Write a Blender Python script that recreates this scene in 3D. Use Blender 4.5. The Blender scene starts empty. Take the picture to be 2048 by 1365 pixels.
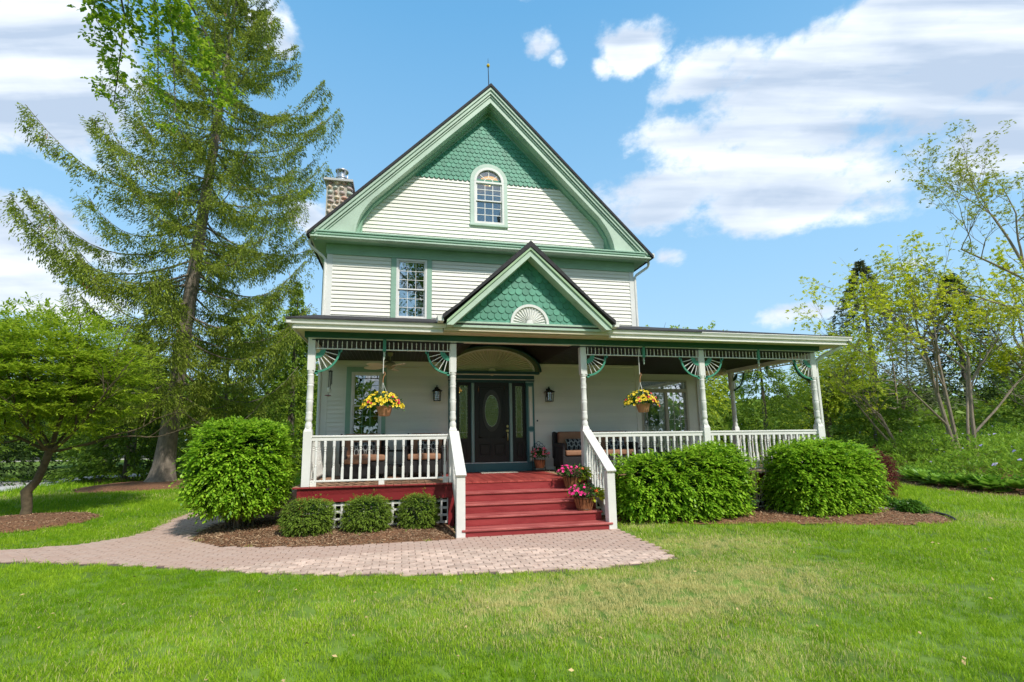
import bpy, bmesh, math, random
import numpy as np
from mathutils import Vector, Matrix
R = math.radians
PI = math.pi
sc = bpy.context.scene
col = sc.collection
random.seed(7)
rng = np.random.default_rng(11)

# ------------------------------------------------------------------ camera
CAM = dict(f=949.5949, cx=996.7321, cy=726.3565, yaw=-0.2037, pit=0.1507, rol=-0.0126, p=(-1.6272, -9.7763, 1.7929))
def cam_axis(r, U, F):
    cr, sr = math.cos(CAM['rol']), math.sin(CAM['rol'])
    r, U = r*cr-U*sr, r*sr+U*cr
    cp, sp = math.cos(CAM['pit']), math.sin(CAM['pit'])
    fw, dz = F*cp-U*sp, F*sp+U*cp
    c, s = math.cos(CAM['yaw']), math.sin(CAM['yaw'])
    return Vector((r*c-fw*s, r*s+fw*c, dz))
cd = bpy.data.cameras.new('camera'); cam = bpy.data.objects.new('camera', cd); col.objects.link(cam)
rx, ux, fx = cam_axis(1,0,0), cam_axis(0,1,0), cam_axis(0,0,1)
m = Matrix.Identity(4)
for i in range(3):
    m[i][0] = rx[i]; m[i][1] = ux[i]; m[i][2] = -fx[i]; m[i][3] = CAM['p'][i]
cam.matrix_world = m
cd.sensor_width = 36; cd.lens = CAM['f']/2048*36
cd.shift_x = (1024-CAM['cx'])/2048; cd.shift_y = (CAM['cy']-682.5)/2048
cd.clip_start = .05; cd.clip_end = 3000
sc.camera = cam

# ------------------------------------------------------------------ light
SUN = Vector((.36, -.78, .93)).normalized()
SUN_STRENGTH = 2.55
SKY_STRENGTH = .15
CLOUD_STRENGTH = .86
EXPOSURE = .80
sd = bpy.data.lights.new('sun', 'SUN'); sd.energy = SUN_STRENGTH; sd.angle = R(2.5); sd.color = (1, .955, .88)
so = bpy.data.objects.new('sun', sd); col.objects.link(so); so.location = (20, -20, 30)
so.rotation_euler = SUN.to_track_quat('Z', 'Y').to_euler()
sc.view_settings.view_transform = 'Standard'; sc.view_settings.look = 'None'
sc.view_settings.exposure = EXPOSURE; sc.view_settings.gamma = 1; sc.view_settings.use_curve_mapping = False
sc.cycles.max_bounces = 8; sc.cycles.transparent_max_bounces = 12
sc.cycles.diffuse_bounces = 6

def build_world():
    w = bpy.data.worlds.new('World'); sc.world = w; w.use_nodes = True
    nt = w.node_tree; N = nt.nodes; L = nt.links; N.clear()
    out = N.new('ShaderNodeOutputWorld')
    sky = N.new('ShaderNodeTexSky'); sky.sky_type = 'NISHITA'; sky.sun_disc = False
    sky.sun_elevation = math.asin(SUN.z); sky.sun_rotation = math.atan2(SUN.x, SUN.y)
    sky.altitude = 200; sky.air_density = 1.0; sky.dust_density = .6; sky.ozone_density = 1.6
    bg = N.new('ShaderNodeBackground'); bg.inputs[1].default_value = SKY_STRENGTH
    hs = N.new('ShaderNodeHueSaturation'); hs.inputs['Saturation'].default_value = 1.0; hs.inputs['Value'].default_value = 1.0
    L.new(sky.outputs[0], hs.inputs['Color'])
    tc = N.new('ShaderNodeTexCoord'); sep = N.new('ShaderNodeSeparateXYZ'); L.new(tc.outputs['Generated'], sep.inputs[0])
    def mth(op, a, b=None, c=None):
        n = N.new('ShaderNodeMath'); n.operation = op
        for i, v in enumerate((a, b, c)):
            if v is None: continue
            if isinstance(v, (int, float)): n.inputs[i].default_value = v
            else: L.new(v, n.inputs[i])
        return n.outputs[0]
    az = mth('MULTIPLY', mth('ARCTAN2', sep.outputs[0], sep.outputs[1]), 180/PI)
    el = mth('MULTIPLY', mth('ARCSINE', sep.outputs[2]), 180/PI)
    # cloud banks: azimuth, elevation, half widths in degrees
    blobs = [(49,30,21,8.2),(31,26,9.5,4.2),(39.5,36.5,8,3.6),(29,40.8,5.5,2.6),(25.5,39.5,2.6,1.8),(66,34,19,9),(59,24.5,13,6),(60,43,16,5),(88,28,24,12),(44,23.5,13,3.2),
             (-38,31,13,8.5),(-40,40,12,6),(-22,44,8,3.5),(-15.5,40.5,4.4,3.4),(-34,17.5,9,4.6),(-35,12.5,10,2.4),(-11.5,24.5,3.5,2.2),(17.5,42,3.2,1.7),(20,41,2,1.0),(31.8,19.6,2.0,1.3),
             (47,11.8,6,1.2),(54,14.8,4,.8),(66,15,6,3),(16,47,3,1.4),(-60,36,18,12),(-62,14,20,4),(112,20,22,6)]
    mx = None
    for a, e, ra, re in blobs:
        u = mth('DIVIDE', mth('SUBTRACT', az, a), ra); v = mth('DIVIDE', mth('SUBTRACT', el, e), re)
        d = mth('SUBTRACT', 1.0, mth('SQRT', mth('ADD', mth('MULTIPLY', u, u), mth('MULTIPLY', v, v))))
        d = mth('MULTIPLY', d, min(re, 6)/6*.95+.12)
        mx = d if mx is None else mth('MAXIMUM', mx, d)
    # clear-air colour by elevation, mixed with the physical sky
    er = N.new('ShaderNodeMapRange'); L.new(el, er.inputs[0]); er.inputs[1].default_value = 0; er.inputs[2].default_value = 60
    gr = N.new('ShaderNodeValToRGB'); L.new(er.outputs[0], gr.inputs[0]); ge = gr.color_ramp.elements
    kk = .63*1.08/SKY_STRENGTH
    for i, (p_, c_) in enumerate(((0,(.46,.68,.86)),(.3,(.31,.58,.84)),(.75,(.135,.40,.71)),(1,(.10,.31,.62)))):
        e_ = ge[i] if i < 2 else ge.new(p_); e_.position = p_; e_.color = c_+(1,)
    sk = N.new('ShaderNodeVectorMath'); sk.operation = 'SCALE'; L.new(gr.outputs[0], sk.inputs[0]); sk.inputs['Scale'].default_value = kk
    mxs = N.new('ShaderNodeMix'); mxs.data_type = 'RGBA'; mxs.inputs[0].default_value = .88; mxs.clamp_result = False
    L.new(hs.outputs[0], mxs.inputs[6]); L.new(sk.outputs[0], mxs.inputs[7]); L.new(mxs.outputs[2], bg.inputs[0])
    zc = mth('ADD', mth('MAXIMUM', sep.outputs[2], 0.0), .25)
    cx = mth('DIVIDE', sep.outputs[0], zc); cy = mth('DIVIDE', sep.outputs[1], zc)
    comb = N.new('ShaderNodeCombineXYZ'); L.new(cx, comb.inputs[0]); L.new(cy, comb.inputs[1])
    puff = N.new('ShaderNodeMapping'); puff.inputs['Scale'].default_value = (1,1,1.5); L.new(tc.outputs['Generated'], puff.inputs[0])
    n1 = N.new('ShaderNodeTexNoise'); n1.inputs['Scale'].default_value = 7.0; n1.inputs['Detail'].default_value = 12; n1.inputs['Roughness'].default_value = .60
    n1.inputs['Distortion'].default_value = 0
    L.new(puff.outputs[0], n1.inputs['Vector'])
    # far outside the view: unseen noise clouds, thickened to add fill on the porch
    n3 = N.new('ShaderNodeTexNoise'); n3.inputs['Scale'].default_value = 1.0; n3.inputs['Detail'].default_value = 3
    L.new(comb.outputs[0], n3.inputs['Vector'])
    away = mth('GREATER_THAN', mth('ABSOLUTE', mth('SUBTRACT', az, 14.0)), 92.0)
    free = mth('MULTIPLY', mth('SUBTRACT', n3.outputs['Fac'], .46), mth('MULTIPLY', away, 5.0))
    base = mth('MAXIMUM', mx, mth('SUBTRACT', free, mth('MULTIPLY', mth('SUBTRACT', 1.0, away), 10.0)))
    big = N.new('ShaderNodeTexNoise'); big.inputs['Scale'].default_value = 3.2; big.inputs['Detail'].default_value = 2; L.new(puff.outputs[0], big.inputs['Vector'])
    nsum = mth('ADD', mth('MULTIPLY', mth('SUBTRACT', n1.outputs['Fac'], .5), 3.6), mth('MULTIPLY', mth('SUBTRACT', big.outputs['Fac'], .5), 1.6))
    dens = mth('ADD', mth('MINIMUM', mth('MULTIPLY', base, 2.4), 1.0), mth('SUBTRACT', nsum, .12))
    cl = N.new('ShaderNodeMapRange'); cl.interpolation_type = 'SMOOTHSTEP'; L.new(dens, cl.inputs[0]); cl.inputs[1].default_value = .0; cl.inputs[2].default_value = .72
    up = mth('GREATER_THAN', sep.outputs[2], 0.02)
    fac = mth('MULTIPLY', mth('MULTIPLY', cl.outputs[0], up), .95)
    # grey flat undersides in long bands, white tops
    fwd = mth('MAXIMUM', mth('ADD', mth('MULTIPLY', sep.outputs[0], .206), mth('MULTIPLY', sep.outputs[1], .978)), .2)
    sid = mth('SUBTRACT', mth('MULTIPLY', sep.outputs[0], .978), mth('MULTIPLY', sep.outputs[1], .206))
    sv = N.new('ShaderNodeCombineXYZ'); L.new(mth('MULTIPLY', mth('DIVIDE', sid, fwd), 1.1), sv.inputs[0]); L.new(mth('MULTIPLY', mth('DIVIDE', sep.outputs[2], fwd), 7.5), sv.inputs[1])
    n2 = N.new('ShaderNodeTexNoise'); n2.inputs['Scale'].default_value = 1.25; n2.inputs['Detail'].default_value = 5; n2.inputs['Roughness'].default_value = .5; n2.inputs['Distortion'].default_value = .15
    L.new(sv.outputs[0], n2.inputs['Vector'])
    shade = mth('ADD', mth('MULTIPLY', n2.outputs['Fac'], .75), mth('MULTIPLY', n1.outputs['Fac'], .25))
    shade = mth('SUBTRACT', mth('ADD', shade, .035), mth('MULTIPLY', mth('MINIMUM', dens, 1.1), .085))
    rp = N.new('ShaderNodeValToRGB'); L.new(shade, rp.inputs[0])
    rp.color_ramp.elements[0].position = .38; rp.color_ramp.elements[0].color = (.38, .46, .58, 1)
    rp.color_ramp.elements[1].position = .62; rp.color_ramp.elements[1].color = (.82, .85, .88, 1)
    bc = N.new('ShaderNodeBackground'); bc.inputs[1].default_value = CLOUD_STRENGTH; L.new(rp.outputs[0], bc.inputs[0])
    mix = N.new('ShaderNodeMixShader'); L.new(fac, mix.inputs[0]); L.new(bg.outputs[0], mix.inputs[1]); L.new(bc.outputs[0], mix.inputs[2])
    L.new(mix.outputs[0], out.inputs[0])
build_world()

# ------------------------------------------------------------------ materials
def srgb(r, g, b, k=1.0):
    f = lambda c: (c/12.92 if c <= .04045 else ((c+.055)/1.055)**2.4)*k
    return (f(r/255), f(g/255), f(b/255), 1)
MATS = {}
def mat(name, c, rough=.5, var=.10, ns=3.0, bump=0., bs=40., stretch=(1,1,1), objvar=0., c2=None, metal=0., spec=.4, trans=0.):
    if name in MATS: return MATS[name]
    m_ = bpy.data.materials.new(name); m_.use_nodes = True; nt = m_.node_tree; N = nt.nodes; L = nt.links
    b = N['Principled BSDF']; b.inputs['Roughness'].default_value = rough; b.inputs['Metallic'].default_value = metal
    b.inputs['Specular IOR Level'].default_value = spec
    tc = N.new('ShaderNodeTexCoord'); geo = N.new('ShaderNodeNewGeometry')
    mp = N.new('ShaderNodeMapping'); mp.inputs['Scale'].default_value = stretch; L.new(geo.outputs['Position'], mp.inputs[0])
    nz = N.new('ShaderNodeTexNoise'); nz.inputs['Scale'].default_value = ns; nz.inputs['Detail'].default_value = 6; nz.inputs['Roughness'].default_value = .6
    L.new(mp.outputs[0], nz.inputs['Vector'])
    mixc = N.new('ShaderNodeMix'); mixc.data_type = 'RGBA'
    lo = tuple(x*(1-var) for x in c[:3])+(1,); hi = tuple(min(1, x*(1+var)) for x in (c2 or c)[:3])+(1,)
    mixc.inputs[6].default_value = lo; mixc.inputs[7].default_value = hi
    mr = N.new('ShaderNodeMapRange'); mr.inputs[1].default_value = .3; mr.inputs[2].default_value = .7
    L.new(nz.outputs['Fac'], mr.inputs[0]); L.new(mr.outputs[0], mixc.inputs[0])
    cout = mixc.outputs[2]
    if objvar:
        oi = N.new('ShaderNodeObjectInfo'); hs = N.new('ShaderNodeHueSaturation')
        m2 = N.new('ShaderNodeMapRange'); m2.inputs[3].default_value = 1-objvar; m2.inputs[4].default_value = 1+objvar
        L.new(oi.outputs['Random'], m2.inputs[0]); L.new(m2.outputs[0], hs.inputs['Value']); L.new(cout, hs.inputs['Color']); cout = hs.outputs[0]
    L.new(cout, b.inputs['Base Color'])
    if bump:
        n2 = N.new('ShaderNodeTexNoise'); n2.inputs['Scale'].default_value = bs; n2.inputs['Detail'].default_value = 4
        L.new(mp.outputs[0], n2.inputs['Vector'])
        bp = N.new('ShaderNodeBump'); bp.inputs['Strength'].default_value = bump; bp.inputs['Distance'].default_value = .01
        L.new(n2.outputs['Fac'], bp.inputs['Height']); L.new(bp.outputs[0], b.inputs['Normal'])
    MATS[name] = m_
    return m_
def leafmat(name, cols, rough=.45, trans=.35, clump=.25, cs=1.2, spec=.18, attr=None):
    """cols: two to four colours picked per leaf; clump: slow change of hue and value through the crown"""
    if name in MATS: return MATS[name]
    m_ = bpy.data.materials.new(name); m_.use_nodes = True; nt = m_.node_tree; N = nt.nodes; L = nt.links
    b = N['Principled BSDF']; b.inputs['Roughness'].default_value = rough; b.inputs['Specular IOR Level'].default_value = spec
    geo = N.new('ShaderNodeNewGeometry'); rp = N.new('ShaderNodeValToRGB')
    els = rp.color_ramp.elements
    for i, c in enumerate(cols):
        e = els[i] if i < 2 else els.new(0)
        e.position = i/(len(cols)-1); e.color = c
    nz = N.new('ShaderNodeTexNoise'); nz.inputs['Scale'].default_value = cs; nz.inputs['Detail'].default_value = 3
    L.new(geo.outputs['Position'], nz.inputs['Vector'])
    ad = N.new('ShaderNodeMath'); ad.operation = 'MULTIPLY_ADD'; L.new(geo.outputs['Random Per Island'], ad.inputs[0]); ad.inputs[1].default_value = 1-clump
    sub = N.new('ShaderNodeMath'); sub.operation = 'MULTIPLY'; L.new(nz.outputs['Fac'], sub.inputs[0]); sub.inputs[1].default_value = clump
    L.new(sub.outputs[0], ad.inputs[2]); L.new(ad.outputs[0], rp.inputs[0])
    L.new(rp.outputs[0], b.inputs['Base Color'])
    if trans:
        tr = N.new('ShaderNodeBsdfTranslucent'); hs = N.new('ShaderNodeHueSaturation'); hs.inputs['Value'].default_value = 1.25; hs.inputs['Hue'].default_value = .49
        L.new(rp.outputs[0], hs.inputs['Color']); L.new(hs.outputs[0], tr.inputs[0])
        mx = N.new('ShaderNodeMixShader'); mx.inputs[0].default_value = trans
        L.new(b.outputs[0], mx.inputs[1]); L.new(tr.outputs[0], mx.inputs[2]); L.new(mx.outputs[0], N['Material Output'].inputs[0])
    MATS[name] = m_
    return m_
def glassmat(name, refl=.2, tint=(.75,.8,.78,1), rough=.0, wav=0., ws=6.):
    m_ = bpy.data.materials.new(name); m_.use_nodes = True; nt = m_.node_tree; N = nt.nodes; L = nt.links; N.remove(N['Principled BSDF'])
    t = N.new('ShaderNodeBsdfTransparent'); t.inputs[0].default_value = tint
    g = N.new('ShaderNodeBsdfGlossy'); g.inputs['Roughness'].default_value = rough; g.inputs['Color'].default_value = (1,1,1,1)
    lw = N.new('ShaderNodeFresnel'); lw.inputs[0].default_value = 1.5
    ad = N.new('ShaderNodeMath'); ad.operation = 'ADD'; ad.use_clamp = True; ad.inputs[1].default_value = refl; L.new(lw.outputs[0], ad.inputs[0])
    mx = N.new('ShaderNodeMixShader'); L.new(ad.outputs[0], mx.inputs[0]); L.new(t.outputs[0], mx.inputs[1]); L.new(g.outputs[0], mx.inputs[2])
    L.new(mx.outputs[0], N['Material Output'].inputs[0])
    if wav:
        geo = N.new('ShaderNodeNewGeometry'); n2 = N.new('ShaderNodeTexNoise'); n2.inputs['Scale'].default_value = ws; n2.inputs['Detail'].default_value = 2
        L.new(geo.outputs['Position'], n2.inputs['Vector']); bp = N.new('ShaderNodeBump'); bp.inputs['Strength'].default_value = wav; bp.inputs['Distance'].default_value = .02
        L.new(n2.outputs['Fac'], bp.inputs['Height']); L.new(bp.outputs[0], g.inputs['Normal'])
    MATS[name] = m_
    return m_
def emit(name, c, s):
    m_ = bpy.data.materials.new(name); m_.use_nodes = True; b = m_.node_tree.nodes['Principled BSDF']
    b.inputs['Emission Color'].default_value = c; b.inputs['Emission Strength'].default_value = s; b.inputs['Base Color'].default_value = c
    return m_
white = mat('white_paint', (.70,.69,.65,1), .45, .07, 2.5, .12, 60)
cream = mat('cream_siding', (.76,.74,.66,1), .55, .08, 1.5, .15, 25, stretch=(.15,.15,1.5), objvar=.035)
trimcream = mat('cream_trim', (.74,.72,.64,1), .5, .06, 2, .1, 40)
soffitm = mat('tan_soffit', (.60,.53,.37,1), .6, .08, 2, .1, 40)
palegreen = mat('pale_green_paint', (.41,.52,.41,1), .5, .13, 2.2, .18, 45)
midgreen = mat('sage_green_paint', (.235,.40,.285,1), .5, .09, 2.0, .12, 45)
cornicegreen = mat('cornice_green_paint', (.27,.44,.32,1), .5, .10, 2.0, .15, 45)
darkgreen = mat('dark_green_paint', (.018,.095,.055,1), .4, .12, 2.0, .08, 45)
shinglegreen = mat('green_shingle_paint', (.07,.26,.17,1), .55, .16, 4, .2, 60, objvar=.13)
bracketgreen = mat('bracket_green_paint', (.055,.25,.16,1), .4, .1, 4)
casinggreen = mat('casing_green_paint', (.25,.40,.30,1), .5, .08, 3, .1, 50)
teal = mat('teal_paint', (.05,.15,.16,1), .4, .1, 3, .08, 50)
tealdark = mat('dark_teal_paint', (.02,.07,.075,1), .4, .1, 3)
tealpale = mat('pale_teal_paint', (.24,.37,.34,1), .4, .08, 3)
red = mat('red_paint', (.25,.024,.028,1), .42, .16, 2.5, .25, 22, stretch=(.5,3,3), c2=(.30,.045,.045,1))
redtread = mat('worn_red_tread_paint', (.27,.032,.035,1), .45, .18, 2.6, .3, 26, stretch=(.6,4,3), c2=(.42,.12,.105,1))
reddeck = mat('red_deck_paint', (.30,.032,.030,1), .42, .22, 2.2, .3, 22, stretch=(3,.5,3), objvar=.10, c2=(.40,.075,.06,1))
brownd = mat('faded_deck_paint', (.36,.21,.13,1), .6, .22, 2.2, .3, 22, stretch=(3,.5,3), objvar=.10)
redskirt = mat('red_skirt_paint', (.215,.018,.022,1), .4, .12, 2.0, .2, 30, stretch=(.3,1,2))
blackm = mat('black_metal', (.012,.012,.013,1), .4, .1)
blackdoor = mat('black_door_paint', (.014,.012,.011,1), .42, .15, 5, .15, 60, stretch=(4,4,.5))
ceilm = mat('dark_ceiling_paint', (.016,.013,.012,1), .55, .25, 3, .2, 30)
roofm = mat('roof_shingle', (.035,.033,.036,1), .85, .35, 14, .6, 90)
alum = mat('gutter_white', (.72,.71,.66,1), .35, .05, 3)
mortar = mat('mortar', (.42,.38,.31,1), .9, .15, 6, .5, 60)
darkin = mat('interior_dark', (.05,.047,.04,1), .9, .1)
metal = mat('stainless', (.6,.6,.6,1), .3, .1, metal=1.)
brass = mat('brass', (.55,.42,.2,1), .3, .1, metal=1.)
winglass = glassmat('window_glass', .16, wav=.10, ws=3.0)
upglass = glassmat('upper_window_glass', .34, wav=.16, ws=2.5)
decoglass = glassmat('leaded_glass', .22, (.42,.45,.34,1), .05, wav=.5, ws=22)
MATS['leaded_glass'].node_tree.nodes['Glossy BSDF'].inputs['Color'].default_value = (.62,.66,.34,1)  # gloss tinted yellow-green to paint in reflected foliage
lace = mat('lace_curtain', (.42,.46,.50,1), .9, .35, 14, stretch=(1,1,.7))
bark = mat('bark', (.14,.115,.085,1), .9, .35, 7, .9, 22, stretch=(1,1,.35))
sprucebark = mat('spruce_bark', (.20,.165,.13,1), .9, .38, 9, 1.0, 26, stretch=(1,1,.5))
greybark = mat('grey_bark', (.25,.20,.15,1), .9, .3, 9, .8, 26, stretch=(1,1,.4))
darkbark = mat('dark_bark', (.055,.042,.032,1), .9, .3, 9, .8, 26)
terra = mat('terracotta_plastic', (.48,.22,.11,1), .6, .12)
rust = mat('wood_slat', (.30,.125,.05,1), .7, .35, 9, .5, 40, stretch=(3,3,.5), objvar=.18)
coco = mat('coco_liner', (.10,.055,.03,1), .95, .3, 20)
cushion = mat('brown_cushion', (.30,.155,.09,1), .85, .10, 8, .15, 90)
fanm = mat('tan_fan', (.74,.64,.48,1), .6, .1)
rubber = mat('edging_black', (.02,.02,.022,1), .5, .1)
def wickermat():
    m_ = mat('dark_wicker', (.022,.021,.022,1), .6, .2, 20); nt = m_.node_tree; N = nt.nodes; L = nt.links
    tc = N.new('ShaderNodeTexCoord'); w = N.new('ShaderNodeTexWave'); w.inputs['Scale'].default_value = 22; w.bands_direction = 'Z'; w.inputs['Distortion'].default_value = 1.5
    w2 = N.new('ShaderNodeTexWave'); w2.inputs['Scale'].default_value = 18; w2.bands_direction = 'X'
    L.new(tc.outputs['Object'], w.inputs[0]); L.new(tc.outputs['Object'], w2.inputs[0])
    mu = N.new('ShaderNodeMath'); mu.operation = 'MULTIPLY'; L.new(w.outputs['Fac'], mu.inputs[0]); L.new(w2.outputs['Fac'], mu.inputs[1])
    bp = N.new('ShaderNodeBump'); bp.inputs['Strength'].default_value = .8; bp.inputs['Distance'].default_value = .01
    L.new(mu.outputs[0], bp.inputs['Height']); L.new(bp.outputs[0], N['Principled BSDF'].inputs['Normal'])
    rp = N.new('ShaderNodeValToRGB'); rp.color_ramp.elements[0].color = (.010,.010,.011,1); rp.color_ramp.elements[1].color = (.055,.053,.056,1)
    L.new(mu.outputs[0], rp.inputs[0]); L.new(rp.outputs[0], N['Principled BSDF'].inputs['Base Color'])
    return m_
wicker = wickermat()
def pillowmat():
    m_ = mat('lattice_print_pillow', (.02,.02,.02,1), .85, .1); nt = m_.node_tree; N = nt.nodes; L = nt.links
    tc = N.new('ShaderNodeTexCoord'); sp = N.new('ShaderNodeSeparateXYZ'); L.new(tc.outputs['Object'], sp.inputs[0])
    def mth(op, a, b=None):
        n = N.new('ShaderNodeMath'); n.operation = op
        for i, v in enumerate((a, b)):
            if v is None: continue
            if isinstance(v, (int, float)): n.inputs[i].default_value = v
            else: L.new(v, n.inputs[i])
        return n.outputs[0]
    k = 2*PI/.13
    a = mth('COSINE', mth('MULTIPLY', sp.outputs[0], k)); b = mth('COSINE', mth('MULTIPLY', sp.outputs[2], k*.62))
    s = mth('ABSOLUTE', mth('ADD', a, b))
    line = mth('LESS_THAN', mth('ABSOLUTE', mth('SUBTRACT', s, .45)), .26)
    mx = N.new('ShaderNodeMix'); mx.data_type = 'RGBA'; mx.inputs[6].default_value = (.012,.012,.014,1); mx.inputs[7].default_value = (.42,.44,.42,1)
    L.new(line, mx.inputs[0]); L.new(mx.outputs[2], N['Principled BSDF'].inputs['Base Color'])
    return m_
pillowm = pillowmat()

# ------------------------------------------------------------------ mesh helpers
WORLD = {}          # world position of every object that may parent others
def link(name, me, m_=None, parent=None, loc=(0,0,0), rot=(0,0,0), scale=(1,1,1)):
    o = bpy.data.objects.new(name, me); col.objects.link(o)
    loc = Vector(loc)
    WORLD[o.name] = loc.copy()
    if parent is not None:
        o.parent = parent; loc = loc - WORLD[parent.name]
    o.location = loc; o.rotation_euler = rot; o.scale = scale
    if me is not None and m_ is not None and len(me.materials) == 0:
        me.materials.append(m_)
    return o
def thing(name, label, cat, loc=(0,0,0), group=None):
    o = link(name, None, loc=loc); o.empty_display_size = .2
    return tag(o, label, cat, group)
def tag(o, label=None, cat=None, group=None, kind=None):
    if label: o['label'] = label
    if cat: o['category'] = cat
    if group: o['group'] = group
    if kind: o['kind'] = kind
    return o
class MB:
    def __init__(s): s.v = []; s.f = []; s.mi = []; s.m = 0
    def add(s, vs, fs):
        k = len(s.v); s.v.extend([tuple(v) for v in vs]); s.f.extend([tuple(i+k for i in f) for f in fs]); s.mi.extend([s.m]*len(fs)); return s
    def box(s, x0, x1, y0, y1, z0, z1, M=None):
        vs = [(x,y,z) for x in (x0,x1) for y in (y0,y1) for z in (z0,z1)]
        if M is not None: vs = [M @ Vector(v) for v in vs]
        return s.add(vs, [(0,1,3,2),(4,6,7,5),(0,4,5,1),(2,3,7,6),(0,2,6,4),(1,5,7,3)])
    def cham(s, x0, x1, y0, y1, z0, z1, c, M=None):
        """box with chamfered edges"""
        X, Y, Z = (x0, x1), (y0, y1), (z0, z1); vs = []; idx = {}
        for i in (0,1):
            for j in (0,1):
                for k in (0,1):
                    sx, sy, sz = 1-2*i, 1-2*j, 1-2*k
                    for a in range(3):
                        p = [X[i]+sx*c, Y[j]+sy*c, Z[k]+sz*c]; p[a] -= (sx,sy,sz)[a]*c
                        idx[i,j,k,a] = len(vs); vs.append(p)
        if M is not None: vs = [M @ Vector(v) for v in vs]
        fs = []
        for i in (0,1):
            q = [(i,0,0),(i,1,0),(i,1,1),(i,0,1)]; fs.append([idx[a+(0,)] for a in (q if i else q[::-1])])
            q = [(0,i,0),(0,i,1),(1,i,1),(1,i,0)]; fs.append([idx[a+(1,)] for a in (q if i else q[::-1])])
            q = [(0,0,i),(1,0,i),(1,1,i),(0,1,i)]; fs.append([idx[a+(2,)] for a in (q if i else q[::-1])])
        for i in (0,1):
            for j in (0,1):
                fs.append([idx[i,j,0,0],idx[i,j,1,0],idx[i,j,1,1],idx[i,j,0,1]])
                fs.append([idx[i,0,j,0],idx[i,1,j,0],idx[i,1,j,2],idx[i,0,j,2]])
                fs.append([idx[0,i,j,1],idx[1,i,j,1],idx[1,i,j,2],idx[0,i,j,2]])
        for i in (0,1):
            for j in (0,1):
                for k in (0,1): fs.append([idx[i,j,k,0],idx[i,j,k,1],idx[i,j,k,2]])
        return s.add(vs, fs)
    def lathe(s, prof, n=16, c=(0,0,0), cap=True, ax='Z', M=None):
        vs = []; fs = []
        for r, z in prof:
            for i in range(n):
                a = 2*PI*i/n; p = (r*math.cos(a), r*math.sin(a), z)
                if ax == 'Y': p = (p[0], z, p[1])
                if ax == 'X': p = (z, p[0], p[1])
                p = Vector(p)
                if M is not None: p = M @ p
                vs.append((p[0]+c[0], p[1]+c[1], p[2]+c[2]))
        for k in range(len(prof)-1):
            for i in range(n):
                j = (i+1) % n; fs.append((k*n+i, k*n+j, (k+1)*n+j, (k+1)*n+i))
        if cap: fs.append(tuple(range(n))[::-1]); fs.append(tuple((len(prof)-1)*n+i for i in range(n)))
        return s.add(vs, fs)
    def tube(s, pts, rad, n=6, cap=True):
        pts = [Vector(p) for p in pts]
        if isinstance(rad, (int, float)): rad = [rad]*len(pts)
        vs = []; fs = []; prev = None
        for i, p in enumerate(pts):
            t = (pts[min(i+1, len(pts)-1)]-pts[max(i-1, 0)])
            if t.length < 1e-9: t = Vector((0,0,1))
            t.normalize()
            if prev is None: prev = t.orthogonal().normalized()
            a = (prev - t*prev.dot(t))
            if a.length < 1e-6: a = t.orthogonal()
            a.normalize(); prev = a; b = t.cross(a)
            for k in range(n):
                w = 2*PI*k/n; vs.append(p+(a*math.cos(w)+b*math.sin(w))*rad[i])
        for i in range(len(pts)-1):
            for k in range(n):
                j = (k+1) % n; fs.append((i*n+k, i*n+j, (i+1)*n+j, (i+1)*n+k))
        if cap: fs.append(tuple(range(n))[::-1]); fs.append(tuple((len(pts)-1)*n+k for k in range(n)))
        return s.add(vs, fs)
    def prism(s, poly, a, b, ax='Y'):
        """polygon in the plane square to ax, extruded from a to b; poly (u,v): Y->(x,z) X->(y,z) Z->(x,y)"""
        f = {'Y': lambda u,v,w: (u,w,v), 'X': lambda u,v,w: (w,u,v), 'Z': lambda u,v,w: (u,v,w)}[ax]
        n = len(poly); vs = [f(u,v,a) for u,v in poly]+[f(u,v,b) for u,v in poly]
        fs = [tuple(range(n)), tuple(range(2*n-1, n-1, -1))]+[(i,(i+1)%n,n+(i+1)%n,n+i) for i in range(n)]
        return s.add(vs, fs)
    def mesh(s, name='mesh', smooth=False, mats=()):
        me = bpy.data.meshes.new(name); me.from_pydata(s.v, [], s.f); 
        bm = bmesh.new(); bm.from_mesh(me); bmesh.ops.recalc_face_normals(bm, faces=bm.faces); bm.to_mesh(me); bm.free()
        for m_ in mats: me.materials.append(m_)
        if len(mats) > 1: me.polygons.foreach_set('material_index', s.mi)
        if smooth:
            me.polygons.foreach_set('use_smooth', [True]*len(me.polygons))
            try: me.set_sharp_from_angle(angle=R(40))
            except Exception: pass
        me.update(); return me
    def obj(s, name, m_, parent=None, loc=(0,0,0), rot=(0,0,0), smooth=False):
        ms = m_ if isinstance(m_, (list, tuple)) else [m_]
        return link(name, s.mesh(name, smooth, ms), None, parent, loc, rot)
BOXC = {}
def box(name, x0, x1, y0, y1, z0, z1, m_, parent=None, c=.004):
    d = (round(x1-x0, 4), round(y1-y0, 4), round(z1-z0, 4)); key = (name, d, m_.name, c)
    if key not in BOXC:
        mb = MB(); c_ = min(c, min(d)*.3)
        if c_ > 0: mb.cham(-d[0]/2, d[0]/2, -d[1]/2, d[1]/2, -d[2]/2, d[2]/2, c_)
        else: mb.box(-d[0]/2, d[0]/2, -d[1]/2, d[1]/2, -d[2]/2, d[2]/2)
        BOXC[key] = mb.mesh(name, False, [m_])
    return link(name, BOXC[key], None, parent, ((x0+x1)/2, (y0+y1)/2, (z0+z1)/2))

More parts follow.
